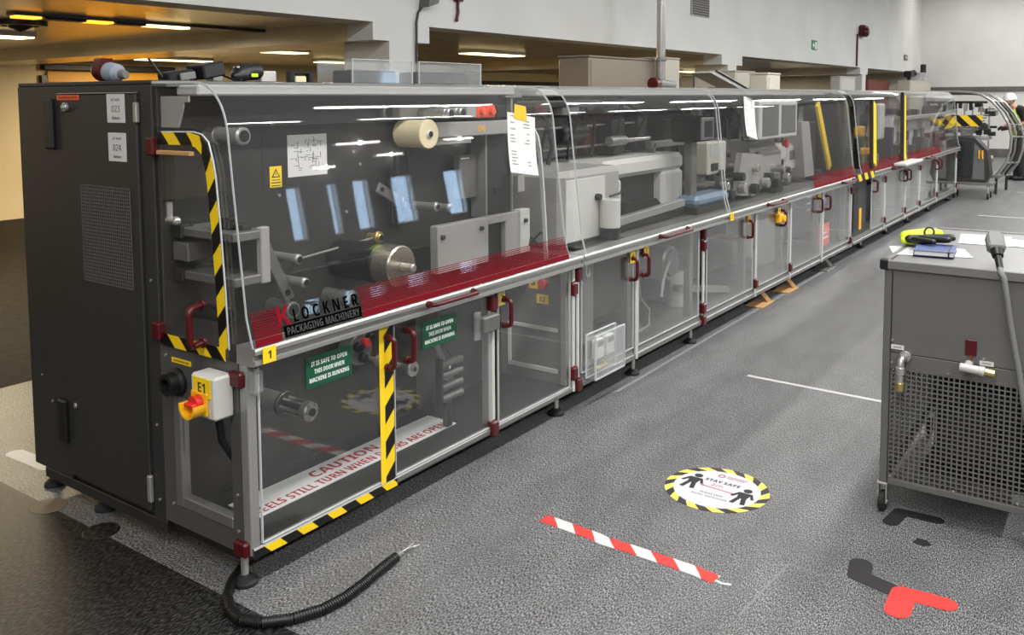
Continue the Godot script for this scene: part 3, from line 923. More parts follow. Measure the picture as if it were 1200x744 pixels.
	put("caution_strip", [sh().bx(0.175, 1.345, 0.1405, 0.1435, -0.362, -0.182), M.sign_white, c, M.red_ink], t)
	# feet
	foot(t, 0.02, -0.065)
	foot(t, 2.05, -0.065)
	foot(t, 1.35, -0.2)
	build_spindles(t)

func yellow_tag_side(parent: Node, o: Vector3, w: float, h: float, s: String) -> void:
	put("yellow_label", [sh().box(o, Vector3(0.003, h, w)), M.yellow, sh().text(s, o - XV * 0.0018, ZV, YV, h * 0.5, 0.0, 0.0005), M.ink], parent)

func arc_guard() -> PackedVector2Array:
	var p := PackedVector2Array()
	for i in 15:
		var a := PI * 0.95 + PI * 1.1 * i / 14.0
		p.append(Vector2(cos(a), sin(a)) * 0.043)
	for i in range(14, -1, -1):
		var a := PI * 0.95 + PI * 1.1 * i / 14.0
		p.append(Vector2(cos(a), sin(a)) * 0.035)
	return p

func build_spindles(t: Node) -> void:
	var zb := -0.474
	# top row
	shaft("roller", t, 0.222, 1.563, zb, -0.262, 0.031, M.alu, M.black, [[-0.285, 0.034, 0.02], [-0.42, 0.036, 0.015]])
	shaft("reel", t, 1.276, 1.532, zb + 0.03, -0.272, 0.066, M.cream_roll, null, [[-0.30, 0.069, 0.03]])
	shaft("reel_core", t, 1.276, 1.532, -0.30, -0.26, 0.02, M.off_white, M.black)
	shaft("rod", t, 1.363, 1.628, zb, -0.207, 0.024, M.steel, M.black, [[-0.25, 0.026, 0.02]])
	shaft("rod", t, 1.426, 1.631, zb, -0.185, 0.024, M.steel, M.black, [[-0.23, 0.026, 0.02]])
	shaft("bearing", t, 1.184, 1.635, zb, -0.44, 0.034, M.steel, M.black)
	put("bearing_block", [sh().bx(1.215, 1.40, 1.60, 1.665, zb, -0.40, 0.004), M.light_grey], t)
	put("bracket", [sh().bx(1.35, 2.0, 1.508, 1.582, -0.36, -0.30, 0.005).bx(1.35, 1.66, 1.472, 1.51, -0.40, -0.32, 0.003), M.light_grey, sh().text("D6", Vector3(1.72, 1.545, -0.2992), XV, YV, 0.03, 0.06, 0.0006), M.amber], t)
	put("terminal_block", [sh().bx(1.585, 1.665, 1.60, 1.665, -0.40, -0.29, 0.004), M.light_grey], t)
	for i in 2: put("red_connector", [sh().bx(1.668 + i * 0.08, 1.743 + i * 0.08, 1.598, 1.662, -0.38, -0.29, 0.005).cyl(Vector3(1.705 + i * 0.08, 1.63, -0.29), Vector3(1.705 + i * 0.08, 1.63, -0.268), 0.018, -1, 14, 0.002), M.orange_red], t)
	put("dark_connector", [sh().bx(1.835, 1.93, 1.60, 1.66, -0.38, -0.29, 0.005), M.black], t)
	put("hanger", [sh().bx(1.99, 2.01, 1.58, 1.73, -0.34, -0.31, 0.002).bx(1.93, 2.08, 1.70, 1.735, -0.35, -0.30, 0.002), M.alu], t)
	# paper drawing and warning label on the plate
	var p := sh()
	var r := RandomNumberGenerator.new()
	r.seed = 5
	for i in 60:
		var a := Vector3(r.randf_range(0.62, 0.79), r.randf_range(1.39, 1.525), -0.4715)
		var w := r.randf_range(0.006, 0.03)
		p.box(a, Vector3(w, 0.0025, 0.0008)) if i % 2 == 0 else p.box(a, Vector3(0.0025, w, 0.0008))
	put("drawing_sheet", [sh().bx(0.602, 0.822, 1.37, 1.548, -0.474, -0.472), M.paper, p, M.pale_ink], t)
	put("warning_label", [sh().bx(0.506, 0.568, 1.335, 1.422, -0.474, -0.4715), M.yellow, sh().prism(PackedVector2Array([Vector2(-0.022, 0), Vector2(0.022, 0), Vector2(0, 0.036)]), Vector3(0.537, 1.376, -0.4715), XV, YV, ZV * 0.001).bx(0.512, 0.562, 1.340, 1.3435, -0.4715, -0.4705).bx(0.512, 0.562, 1.352, 1.356, -0.4715, -0.4705).bx(0.515, 0.559, 1.364, 1.367, -0.4715, -0.4705), M.ink, sh().prism(PackedVector2Array([Vector2(-0.014, 0), Vector2(0.014, 0), Vector2(0, 0.024)]), Vector3(0.537, 1.380, -0.4707), XV, YV, ZV * 0.0008), M.yellow, sh().bx(0.5355, 0.5385, 1.386, 1.398, -0.47, -0.4692), M.ink], t)
	for q in [[0.52, 1.60], [0.98, 1.46], [1.02, 1.40], [0.55, 1.30], [0.93, 1.19]]: put("screw", [sh().cyl(Vector3(q[0], q[1], zb), Vector3(q[0], q[1], zb + 0.008), 0.008, -1, 10), M.steel], t)
	put("plate_cover", [sh().bx(0.47, 1.02, 1.30, 1.64, zb, zb + 0.0012), M.plate_grey], t)
	# pneumatic carriage near the end door
	for y in [1.215, 1.055]:
		put("carriage_arm", [sh().bx(0.055, 0.20, y - 0.016, y + 0.016, -0.46, -0.12, 0.004), M.alu_matt], t)
		put("clamp", [sh().bx(0.045, 0.10, y - 0.025, y + 0.025, zb, -0.41, 0.004), M.dark_steel], t)
	put("carriage_plate", [sh().bx(0.17, 0.21, 1.035, 1.24, -0.145, -0.115, 0.004), M.light_grey], t)
	put("carriage_panel", [sh().bx(0.186, 0.192, 1.07, 1.21, -0.42, -0.145), M.plate_grey], t)
	put("solenoid", [sh().bx(0.05, 0.155, 1.105, 1.175, zb, -0.38, 0.004), M.alu_matt], t)
	put("fitting", [sh().cyl(Vector3(0.02, 1.26, -0.44), Vector3(0.02, 1.33, -0.44), 0.012, -1, 12).cyl(Vector3(0.02, 1.26, -0.45), Vector3(0.02, 1.26, -0.40), 0.014, -1, 12).ball(Vector3(0.02, 1.26, -0.40), 0.017), M.steel], t)
	put("air_cylinder", [sh().cyl(Vector3(0.02, 1.33, -0.44), Vector3(0.02, 1.50, -0.44), 0.022, -1, 14, 0.003), M.black], t)
	put("cylinder_block", [sh().bx(0.10, 0.13, 1.235, 1.275, -0.30, -0.2, 0.004).bx(0.12, 0.16, 1.22, 1.25, -0.22, -0.15, 0.004), M.dark_steel], t)
	shaft("guide_rod", t, 0.502, 1.055, zb, -0.375 + 0.08, 0.019, M.alu, M.black, [[-0.33, 0.021, 0.03]])
	shaft("guide_rod", t, 0.507, 0.962, zb, -0.305 + 0.04, 0.019, M.alu, M.black, [[-0.30, 0.021, 0.03]])
	var a0 := Vector3(0.36, 1.16, -0.36)
	var a1 := Vector3(0.50, 0.885, -0.36)
	put("swing_arm", [bar(a0, a1, 0.05, 0.014, ZV), M.alu_matt, sh().cyl(a1.lerp(a0, 0.12) + ZV * 0.006, a1.lerp(a0, 0.12) + ZV * 0.012, 0.012, -1, 12), M.black], t)
	put("swing_arm", [bar(Vector3(1.09, 1.29, -0.43), Vector3(1.26, 1.20, -0.43), 0.05, 0.012, ZV), M.alu_matt, sh().cyl(Vector3(1.115, 1.277, -0.425), Vector3(1.115, 1.277, -0.42), 0.011, -1, 12), M.black], t)
	# middle rollers
	var dr := shaft("drum", t, 0.89, 0.985, zb, -0.21, 0.088, M.black, null, [])
	put("drum_band", [sh().cyl(Vector3(0.89, 0.985, -0.205), Vector3(0.89, 0.985, -0.10), 0.090, -1, 36, 0.006), M.drum_steel], dr)
	shaft("drum_stub", t, 0.89, 0.985, -0.10, -0.03, 0.018, M.steel)
	shaft("idler", t, 1.292, 1.190, zb, -0.236, 0.017, M.alu, M.black, [[-0.27, 0.022, 0.03]])
	shaft("idler", t, 1.375, 1.178, zb, -0.225, 0.017, M.alu, M.black, [[-0.25, 0.020, 0.02]])
	shaft("idler", t, 1.07, 1.06, zb, -0.39, 0.018, M.brass, M.black, [[-0.42, 0.028, 0.02]])
	put("dancer_bar", [bar(Vector3(0.62, 1.03, -0.42), Vector3(1.05, 1.06, -0.42), 0.01, 0.008, ZV), M.steel], t)
	shaft("roller", t, 0.801, 0.835, zb, -0.30, 0.034, M.alu_matt, M.black)
	shaft("roller", t, 0.494, 0.845, zb, -0.33, 0.034, M.alu_matt, M.black)
	shaft("roller", t, 0.131, 0.905, zb, -0.26, 0.030, M.dark_steel, null, [[-0.30, 0.034, 0.02]])
	# drive housing plates
	put("drive_plate", [sh().bx(1.305, 1.705, 0.862, 1.093, -0.30, -0.25, 0.004).bx(1.705, 1.87, 1.055, 1.093, -0.30, -0.25, 0.003).bx(1.865, 1.99, 0.862, 1.093, -0.29, -0.26, 0.003), M.light_grey], t)
	put("drive_plate", [sh().bx(1.99, 2.08, 0.862, 1.10, -0.30, -0.25, 0.004), M.off_white], t)
	put("drive_recess", [sh().bx(1.705, 1.865, 0.862, 1.055, -0.34, -0.29, 0.002), M.black], t)
	for q in [[1.335, 1.04], [1.64, 1.045], [2.03, 1.04]]: put("bolt", [sh().cyl(Vector3(q[0], q[1], -0.25), Vector3(q[0], q[1], -0.235), 0.012, -1, 12, 0.002), M.dark_steel], t)
	put("control_tower", [sh().bx(1.83, 2.05, 1.07, 1.505, -0.45, -0.36, 0.004), M.cabinet_dark], t)
	put("tower_trim", [sh().bx(1.815, 1.83, 1.07, 1.505, -0.45, -0.35, 0.002).bx(2.05, 2.065, 1.07, 1.505, -0.45, -0.35, 0.002), M.alu], t)
	put("tower_display", [sh().bx(1.90, 1.97, 1.19, 1.22, -0.36, -0.356), M.black], t)
	put("guard_sheet", [sh().bx(1.66, 1.80, 1.18, 1.405, -0.44, -0.40, 0.003), M.panel_grey, sh().bx(1.67, 1.74, 1.385, 1.392, -0.40, -0.399), M.sign_white], t)
	put("notice_plate", [sh().bx(2.04, 2.10, 1.19, 1.28, -0.31, -0.30), M.light_grey], t)
	put("cable_bundle", [sh().tube([Vector3(2.02, 0.93, -0.2), Vector3(2.05, 0.98, -0.16), Vector3(2.08, 0.95, -0.14), Vector3(2.09, 0.90, -0.17)], 0.006, 6).tube([Vector3(2.0, 0.91, -0.2), Vector3(2.04, 0.95, -0.22), Vector3(2.07, 0.90, -0.18)], 0.005, 6), M.rubber], t)
	put("hose", [sh().tube([Vector3(1.20, 1.46, -0.40), Vector3(1.17, 1.36, -0.38), Vector3(1.21, 1.22, -0.40), Vector3(1.23, 1.10, -0.42)], 0.012, 8).tube([Vector3(1.27, 1.45, -0.40), Vector3(1.26, 1.3, -0.37), Vector3(1.28, 1.1, -0.42)], 0.016, 8), M.rubber], t)
	put("dark_housing", [sh().bx(1.19, 1.31, 1.10, 1.43, zb, -0.43, 0.006), M.black], t)
	# lower spindles
	var mn := shaft("mandrel", t, 0.404, 0.488, zb, -0.15, 0.028, M.dark_steel, null, [[-0.30, 0.052, 0.018]])
	put("mandrel_collar", [sh().cyl(Vector3(0.404, 0.488, -0.175), Vector3(0.404, 0.488, -0.135), 0.038, -1, 22, 0.006), M.alu], mn)
	for k in 6:
		var a := TAU * k / 6
		put("mandrel_jaw", [sh().box(Vector3(0.404 + cos(a) * 0.03, 0.488 + sin(a) * 0.03, -0.215), Vector3(0.014, 0.012, 0.16), 0.002, Basis(ZV, a)), M.steel], mn)
	put("mandrel_tip", [sh().cyl(Vector3(0.404, 0.488, -0.15), Vector3(0.404, 0.488, -0.125), 0.016, -1, 8, 0.003), M.black], mn)
	put("mandrel_tube", [sh().cyl(Vector3(0.404, 0.488, zb), Vector3(0.404, 0.488, -0.31), 0.04, -1, 24), M.alu_matt], mn)
	var wh := shaft("brake_wheel", t, 0.935, 0.565, zb, -0.40, 0.075, M.alu_matt, null, [])
	for q in [[-0.03, 0.02, 0], [0.02, 0.03, 1], [0.0, -0.035, 0], [0.045, 0.045, 0]]:
		put("brake_pad", [sh().cyl(Vector3(0.935 + q[0], 0.565 + q[1], -0.40), Vector3(0.935 + q[0], 0.565 + q[1], -0.37), 0.022, -1, 12, 0.003), M.red if q[2] == 1 else M.black], wh)
	shaft("mandrel", t, 1.042, 0.487, zb, -0.17, 0.014, M.steel, M.black, [[-0.20, 0.036, 0.022], [-0.40, 0.03, 0.05]])
	put("swing_arm", [bar(Vector3(1.276, 0.539, -0.25), Vector3(1.406, 0.305, -0.25), 0.035, 0.012, ZV), M.alu_matt], t)
	for i in 4: put("roller_segment", [sh().cyl(Vector3(1.20, 0.30 + i * 0.055, -0.16), Vector3(1.36, 0.30 + i * 0.055, -0.16), 0.018, -1, 14, 0.003), M.alu_matt], t)
	put("segment_bracket", [sh().bx(1.19, 1.205, 0.27, 0.50, -0.18, -0.14, 0.003).bx(1.24, 1.28, 0.16, 0.28, -0.18, -0.15, 0.003), M.dark_steel], t)
	# last bay: stop button, window frame and cables on the pale end wall
	put("inspection_window", [sh().bx(2.10, 2.112, 0.20, 0.225, -0.42, -0.09, 0.002).bx(2.10, 2.112, 0.43, 0.45, -0.42, -0.09, 0.002).bx(2.10, 2.112, 0.225, 0.43, -0.42, -0.40, 0.002), M.off_white], t)
	put("control_box", [sh().bx(2.06, 2.112, 0.62, 0.76, -0.40, -0.30, 0.005), M.dark_steel], t)
	put("stop_button", [sh().lathe([Vector2(0, 0), Vector2(0.016, 0), Vector2(0.016, 0.02), Vector2(0.028, 0.024), Vector2(0.028, 0.04), Vector2(0.02, 0.045), Vector2(0, 0.046)], Vector3(2.112, 0.69, -0.17), -XV, 18), M.red], t)
	yellow_tag_side(t, Vector3(2.109, 0.69, -0.25), 0.06, 0.075, "3")
	yellow_tag_side(t, Vector3(2.109, 0.60, -0.19), 0.075, 0.05, "E2")
	put("cable", [sh().tube([Vector3(1.50, 0.48, -0.40), Vector3(1.53, 0.40, -0.36), Vector3(1.50, 0.32, -0.37), Vector3(1.55, 0.25, -0.36), Vector3(1.52, 0.16, -0.40)], 0.006, 6), M.black], t)
	put("cable", [sh().tube([Vector3(1.47, 0.30, -0.40), Vector3(1.50, 0.28, -0.36), Vector3(1.54, 0.34, -0.38), Vector3(1.56, 0.30, -0.40)], 0.005, 6), M.off_white], t)

# flat bar from a to b, w wide, th thick along nn
func bar(a: Vector3, b: Vector3, w: float, th: float, nn: Vector3) -> Sh:
	var d := (b - a).normalized()
	return sh().box((a + b) / 2, Vector3(w, a.distance_to(b), th), minf(0.003, th * 0.3), Basis(d.cross(nn).normalized(), d, nn))

# ---------------------------------------------------------------- second and third module
func module_frame(t: Node, x0: float, x1: float, depth: float) -> void:
	put("tray", [sh().bx(x0, x1, 0.122, 0.14, -depth, -0.004, 0.003), M.panel_grey], t)
	put("sill", [sh().prism(PackedVector2Array([Vector2(-0.045, 0.122), Vector2(0.008, 0.122), Vector2(0.012, 0.128), Vector2(0.012, 0.15), Vector2(0.004, 0.156), Vector2(-0.012, 0.195), Vector2(-0.045, 0.195)]), Vector3(x0, 0, 0), ZV, YV, Vector3(x1 - x0, 0, 0)), M.alu_matt], t)
	put("base_beam", [sh().bx(x0 + 0.02, x1 - 0.02, 0.06, 0.122, -depth + 0.05, -0.09, 0.004), M.black], t)  # coloured black to carry the shade below the module
	rail(t, x0, x1)
	put("lower_back_panel", [sh().bx(x0, x1, 0.14, 0.80, -0.66, -0.64, 0.003), M.panel_grey], t)
	put("deck", [sh().bx(x0, x1, 0.80, 0.845, -depth, -0.052, 0.003), M.panel_grey], t)
	put("back_panel", [sh().bx(x0, x1, 0.845, 1.72, -depth, -depth + 0.03, 0.003), M.panel_grey], t)
	put("hood_band_strip", [sh().bx(x0 + 0.05, x1 - 0.05, 1.708, 1.745, -0.42, -0.29, 0.006), M.pale_grey], t)  # same added strip, reflected brightness of the hood top as colour
	put("roof", [sh().bx(x0, x1, 1.735, 1.757, -depth, -0.44, 0.003), M.light_grey], t)

func build_module_two() -> void:
	var t := thing("packaging_machine", "middle machine module, grey housings and a touch screen under two long clear hoods", "machine", Vector3(4.9, 0, -0.5))
	module_frame(t, 2.155, 7.70, 1.15)
	var h1 := hood(t, 2.19, 4.19)
	var h2 := hood(t, 4.235, 7.67)
	red_band(h2, 6.25, 7.66)
	for x in [2.17, 4.21, 7.69]: end_panel_sheet(t, x, M.acrylic)
	# lower doors, hinge posts and handles
	var d := lower_door(t, 2.20, 2.795, 2.755)
	lower_door(t, 2.865, 3.755, 2.91)
	lower_door(t, 3.895, 4.79, 4.66)
	lower_door(t, 4.885, 5.64, 5.42)
	lower_door(t, 5.715, 6.58, 6.46)
	lower_door(t, 6.66, 7.58, 6.72)
	hinge_rod(t, 2.15, [0.755, 0.15])
	hinge_rod(t, 3.825, [0.755, 0.675, 0.235, 0.15])
	hinge_rod(t, 4.84, [0.23])
	hinge_rod(t, 5.68, [0.225])
	hinge_rod(t, 7.62, [0.72, 0.2])
	for x in [2.83, 6.62]: put("hinge_post", [sh().cyl(Vector3(x, 0.125, 0.008), Vector3(x, 0.795, 0.008), 0.012, -1, 10), M.off_white], t)
	for x in [2.19, 2.845, 3.75, 4.75, 5.62, 6.66, 7.6]: post(t, x, -0.07, 0.19, 0.797, 0.05, M.alu_matt)
	for q in [[2.765, 0.755, "4"], [2.94, 0.765, "5"], [4.67, 0.765, "6"], [5.36, 0.74, "7"], [6.48, 0.765, "9"]]:
		yellow_tag("number_tag", t, Vector3(q[0], q[1], 0.018), XV, 0.06, 0.07, q[2])
	yellow_tag("number_tag", t, Vector3(4.22, 0.835, 0.056), XV, 0.06, 0.06, "2")
	var lk := put("door_lock", [sh().bx(5.28, 5.38, 0.66, 0.73, 0.012, 0.05, 0.006).cyl(Vector3(5.36, 0.69, 0.02), Vector3(5.36, 0.69, 0.07), 0.03, -1, 14, 0.003), M.amber], t)
	tag(lk, "amber door lock")
	for q in [[3.25, 0.40], [5.15, 0.36], [7.3, 0.4]]: put("rail_handle", [bow(Vector3(q[0], 0.843, 0.052), XV, ZV, q[1], 0.011, 0.045), M.maroon], t)
	# clear box with two white timers, fixed to the first door
	var b := put("instrument_box", [sh().bx(2.235, 2.555, 0.165, 0.40, 0.0092, 0.0122).bx(2.235, 2.555, 0.165, 0.40, 0.075, 0.079), M.clear_plastic, sheet_edges(2.235, 2.555, 0.165, 0.40, 0.073, 0.006), M.acrylic_edge, sheet_edges(2.235, 2.555, 0.165, 0.40, 0.014, 0.005), M.acrylic_edge, sh().bx(2.235, 2.24, 0.165, 0.40, 0.012, 0.075).bx(2.55, 2.555, 0.165, 0.40, 0.012, 0.075), M.clear_plastic], d)
	for i in 2: put("timer_unit", [sh().bx(2.285 + i * 0.115, 2.375 + i * 0.115, 0.255, 0.365, 0.013, 0.05, 0.006), M.off_white, sh().bx(2.30 + i * 0.115, 2.36 + i * 0.115, 0.325, 0.350, 0.05, 0.0515), M.pale_ink], d)
	put("valve", [sh().cyl(Vector3(2.30, 0.20, 0.035), Vector3(2.42, 0.20, 0.035), 0.012, -1, 12, 0.002).cyl(Vector3(2.38, 0.19, 0.035), Vector3(2.38, 0.23, 0.035), 0.010, -1, 12), M.brass], d)
	# ---- upper compartment
	put("gear_housing", [sh().bx(2.26, 2.95, 0.845, 1.285, -0.75, -0.16, 0.035), M.light_grey, sh().bx(2.30, 2.74, 0.88, 1.235, -0.162, -0.156, 0.004), M.off_white], t)
	put("housing_knob", [sh().cyl(Vector3(2.635, 1.115, -0.158), Vector3(2.635, 1.115, -0.125), 0.021, -1, 16, 0.003), M.black], t)
	put("support_post", [sh().cyl(Vector3(2.70, 0.93, -0.10), Vector3(2.70, 1.10, -0.10), 0.062, -1, 20, 0.004), M.off_white, sh().cyl(Vector3(2.70, 0.846, -0.10), Vector3(2.70, 0.93, -0.10), 0.058, -1, 20, 0.003), M.black], t)
	put("clamp_lever", [sh().cyl(Vector3(2.70, 1.115, -0.10), Vector3(2.84, 1.125, -0.10), 0.007, -1, 8).ball(Vector3(2.85, 1.126, -0.10), 0.015), M.black], t)
	put("infeed_plate", [sh().bx(2.30, 2.80, 0.846, 0.866, -0.15, -0.055, 0.004), M.black], t)
	var u := put("press_housing", [sh().bx(3.10, 4.30, 1.16, 1.285, -0.95, -0.36, 0.03).bx(3.10, 3.34, 0.846, 1.17, -0.95, -0.36, 0.03).bx(3.96, 4.30, 0.846, 1.17, -0.95, -0.36, 0.03), M.off_white], t)
	put("press_recess", [sh().bx(3.33, 3.97, 0.846, 1.165, -0.9, -0.44, 0.004), M.cabinet_dark, sh().prism(PackedVector2Array([Vector2(3.36, 0.87), Vector2(3.96, 0.846), Vector2(3.94, 0.90), Vector2(3.80, 0.985), Vector2(3.40, 0.985)]), Vector3(0, 0, -0.44), XV, YV, ZV * 0.10), M.dark_steel], u)
	put("transport_beam", [bar(Vector3(2.90, 0.925, -0.19), Vector3(3.90, 0.955, -0.19), 0.05, 0.05, ZV), M.alu], t)
	put("transport_track", [sh().bx(2.95, 4.1, 0.846, 0.90, -0.33, -0.24, 0.005), M.dark_steel], t)
	# upper rear machinery
	put("rear_cabinet", [sh().bx(2.62, 3.35, 1.30, 1.56, -1.05, -0.72, 0.01), M.panel_grey], t)
	put("rear_cover", [sh().bx(3.5, 4.05, 1.30, 1.62, -1.08, -0.74, 0.02), M.brown_red, sh().bx(3.5, 4.05, 1.48, 1.50, -0.741, -0.735), M.copper], t)
	put("rear_post", [sh().bx(3.42, 3.50, 1.285, 1.735, -1.0, -0.85, 0.006), M.light_grey], t)
	put("rear_post", [sh().bx(2.42, 2.50, 1.285, 1.735, -1.0, -0.85, 0.006), M.light_grey], t)
	put("motor", [sh().cyl(Vector3(3.05, 1.47, -0.70), Vector3(3.36, 1.47, -0.70), 0.075, -1, 20, 0.01).bx(3.10, 3.28, 1.53, 1.60, -0.76, -0.64, 0.01), M.dark_steel], t)
	put("hose", [sh().tube([Vector3(2.55, 1.70, -0.6), Vector3(2.62, 1.60, -0.5), Vector3(2.66, 1.40, -0.48), Vector3(2.64, 1.29, -0.5)], 0.014, 8), M.rubber], t)
	put("hose", [sh().tube([Vector3(3.0, 1.58, -0.62), Vector3(3.2, 1.68, -0.5), Vector3(3.5, 1.66, -0.45), Vector3(3.7, 1.56, -0.6)], 0.013, 8), M.rubber], t)
	put("cross_bar", [sh().bx(2.3, 3.6, 1.64, 1.68, -0.52, -0.48, 0.004), M.alu_matt], t)
	for q in [[2.45, 0.12], [2.75, 0.20], [3.25, 0.16]]: put("sensor", [sh().bx(q[0], q[0] + q[1], 1.59, 1.64, -0.53, -0.46, 0.006), M.dark_steel if q[1] < 0.18 else M.light_grey], t)
	put("cylinder_rod", [sh().cyl(Vector3(3.45, 1.40, -0.5), Vector3(4.0, 1.40, -0.5), 0.014, -1, 12), M.steel, sh().cyl(Vector3(3.40, 1.40, -0.5), Vector3(3.62, 1.40, -0.5), 0.034, -1, 16, 0.004), M.alu_matt], t)
	for q in [[2.32, 1.30, 0.28, 0.30, -0.62], [2.95, 1.585, 0.22, 0.12, -0.55], [3.62, 1.30, 0.20, 0.24, -0.6], [4.06, 1.30, 0.14, 0.30, -0.62]]:
		put("rear_box", [sh().bx(q[0], q[0] + q[2], q[1], q[1] + q[3], q[4] - 0.12, q[4], 0.008), M.cabinet_dark], t)
	for i in 6:
		var x := 2.35 + i * 0.31
		put("hose", [sh().tube([Vector3(x, 1.70, -0.7), Vector3(x + 0.03, 1.55, -0.56 + 0.03 * (i % 3)), Vector3(x - 0.02, 1.42, -0.54), Vector3(x + 0.05, 1.30, -0.6)], 0.009 + 0.003 * (i % 2), 7), M.rubber], t)
	for y in [1.36, 1.50, 1.62]: put("pipe_run", [sh().cyl(Vector3(2.3, y, -0.66), Vector3(4.15, y + 0.01, -0.66), 0.010, -1, 8), M.steel], t)
	# touch screen on its arm
	var sc := put("touch_screen", [sh().bx(3.98, 4.30, 1.375, 1.56, -0.32, -0.13, 0.018), M.deep_black, sh().bx(4.06, 4.29, 1.385, 1.55, -0.13, -0.115, 0.008), M.panel_grey, sh().bx(4.11, 4.25, 1.41, 1.525, -0.116, -0.112), M.black], t)
	put("screen_arm", [sh().bx(4.08, 4.18, 0.846, 1.374, -0.26, -0.20, 0.008), M.panel_grey], t)
	put("film_cover", [sh().bx(4.02, 4.62, 0.90, 0.985, -0.30, -0.12, 0.03), M.blue_film, sh().bx(4.06, 4.60, 0.846, 0.90, -0.29, -0.14, 0.004), M.dark_steel], t)
	put("guide_stand", [sh().bx(4.08, 4.12, 0.846, 1.36, -0.55, -0.50, 0.004).bx(4.05, 4.62, 1.32, 1.37, -0.56, -0.50, 0.004), M.alu_matt], t)
	yellow_tag("number_tag", t, Vector3(4.27, 1.09, -0.28), XV, 0.06, 0.08, "8")
	# stations under the second hood
	var r := RandomNumberGenerator.new()
	r.seed = 77
	for i in 7:
		var x := 4.60 + i * 0.42
		put("station_column", [sh().bx(x, x + 0.10, 0.846, 1.25 + r.randf() * 0.3, -0.80, -0.66, 0.008), [M.alu_matt, M.panel_grey, M.light_grey][i % 3]], t)
	for i in 12:
		var x := 4.55 + i * 0.24 + r.randf() * 0.08
		var h := r.randf_range(0.06, 0.2)
		var z := r.randf_range(-0.5, -0.16)
		var s := sh().bx(x, x + r.randf_range(0.08, 0.2), 0.846, 0.846 + h, z - 0.12, z, 0.008)
		s.cyl(Vector3(x + 0.05, 0.846 + h, z - 0.06), Vector3(x + 0.05, 0.846 + h + 0.07, z - 0.06), 0.02, -1, 12, 0.003)
		put("tooling_block", [s, [M.dark_steel, M.cabinet_dark, M.alu_matt, M.black][i % 4]], t)
	for i in 5:
		var x := 4.7 + i * 0.33
		put("feed_roller", [sh().cyl(Vector3(x, 1.0 + 0.05 * (i % 3), -0.62), Vector3(x, 1.0 + 0.05 * (i % 3), -0.16), 0.035, -1, 16, 0.004), [M.steel, M.rubber][i % 2]], t)
	for i in 9:
		var x := 4.66 + i * 0.33
		put("actuator", [sh().cyl(Vector3(x, 1.15, -0.56), Vector3(x, 1.48 + 0.05 * (i % 3), -0.56), 0.026, -1, 12, 0.003).bx(x - 0.04, x + 0.04, 1.48 + 0.05 * (i % 3), 1.56 + 0.05 * (i % 3), -0.6, -0.52, 0.005), [M.cabinet_dark, M.alu, M.black][i % 3]], t)
	for i in 8:
		var x := 4.6 + i * 0.36
		put("hose", [sh().tube([Vector3(x, 1.66, -0.6), Vector3(x + 0.06, 1.5, -0.46), Vector3(x + 0.02, 1.3, -0.44), Vector3(x + 0.10, 1.1, -0.5)], 0.010, 7), M.rubber], t)
	put("pipe_run", [sh().cyl(Vector3(4.4, 1.6, -0.7), Vector3(7.5, 1.6, -0.7), 0.014, -1, 8), M.steel], t)
	put("station_cover", [sh().prism(PackedVector2Array([Vector2(5.62, 0.846), Vector2(6.34, 0.846), Vector2(6.34, 1.16), Vector2(6.24, 1.30), Vector2(5.62, 1.31)]), Vector3(0, 0, -0.66), XV, YV, ZV * 0.32), M.light_grey], t)
	put("film_spool", [sh().lathe([Vector2(0.03, 0), Vector2(0.13, 0), Vector2(0.13, 0.08), Vector2(0.03, 0.08)], Vector3(5.25, 1.22, -0.5), ZV, 24).cyl(Vector3(5.25, 1.22, -0.55), Vector3(5.25, 1.22, -0.36), 0.03, -1, 16), M.panel_grey], t)
	put("feeder_box", [sh().bx(4.66, 5.04, 1.08, 1.34, -0.48, -0.32, 0.012), M.beige, sh().bx(4.70, 5.0, 1.22, 1.31, -0.321, -0.316), M.off_white, sh().bx(4.72, 4.86, 1.11, 1.17, -0.321, -0.316), M.black], t)
	put("feeder_leg", [sh().bx(4.70, 4.76, 0.846, 1.08, -0.44, -0.38, 0.004).bx(4.94, 5.0, 0.846, 1.08, -0.44, -0.38, 0.004), M.alu], t)
	put("swing_cover", [sh().prism(PackedVector2Array([Vector2(4.98, 0.90), Vector2(5.40, 0.86), Vector2(5.62, 1.02), Vector2(5.58, 1.20), Vector2(5.10, 1.24)]), Vector3(0, 0, -0.26), XV, YV, ZV * 0.05), M.light_grey], t)
	for i in 6: put("guide_wheel", [sh().cyl(Vector3(4.75 + i * 0.27, 0.93 + 0.03 * (i % 2), -0.2), Vector3(4.75 + i * 0.27, 0.93 + 0.03 * (i % 2), -0.14), 0.045, -1, 16, 0.005), [M.black, M.steel][i % 2]], t)
	put("front_box", [sh().bx(6.62, 7.22, 0.98, 1.22, -0.46, -0.34, 0.015), M.pale_grey, sh().bx(6.70, 6.98, 1.08, 1.17, -0.341, -0.336), M.panel_grey], t)
	put("front_cover", [sh().bx(5.74, 6.28, 0.86, 1.22, -0.34, -0.28, 0.04), M.light_grey], t)
	# twin grey displays in a pale frame
	var tw := put("display_frame", [sh().bx(5.36, 6.34, 1.33, 1.66, -0.26, -0.16, 0.012), M.off_white], t)
	put("display", [sh().bx(5.42, 5.82, 1.36, 1.63, -0.162, -0.154, 0.004), M.screen_grey], tw)
	put("display", [sh().bx(5.90, 6.28, 1.37, 1.62, -0.162, -0.154, 0.004), M.screen_grey], tw)
	put("stop_button", [sh().lathe([Vector2(0, 0), Vector2(0.03, 0), Vector2(0.03, 0.03), Vector2(0.045, 0.035), Vector2(0.045, 0.05), Vector2(0, 0.055)], Vector3(6.36, 1.26, -0.3), ZV, 18), M.red], t)
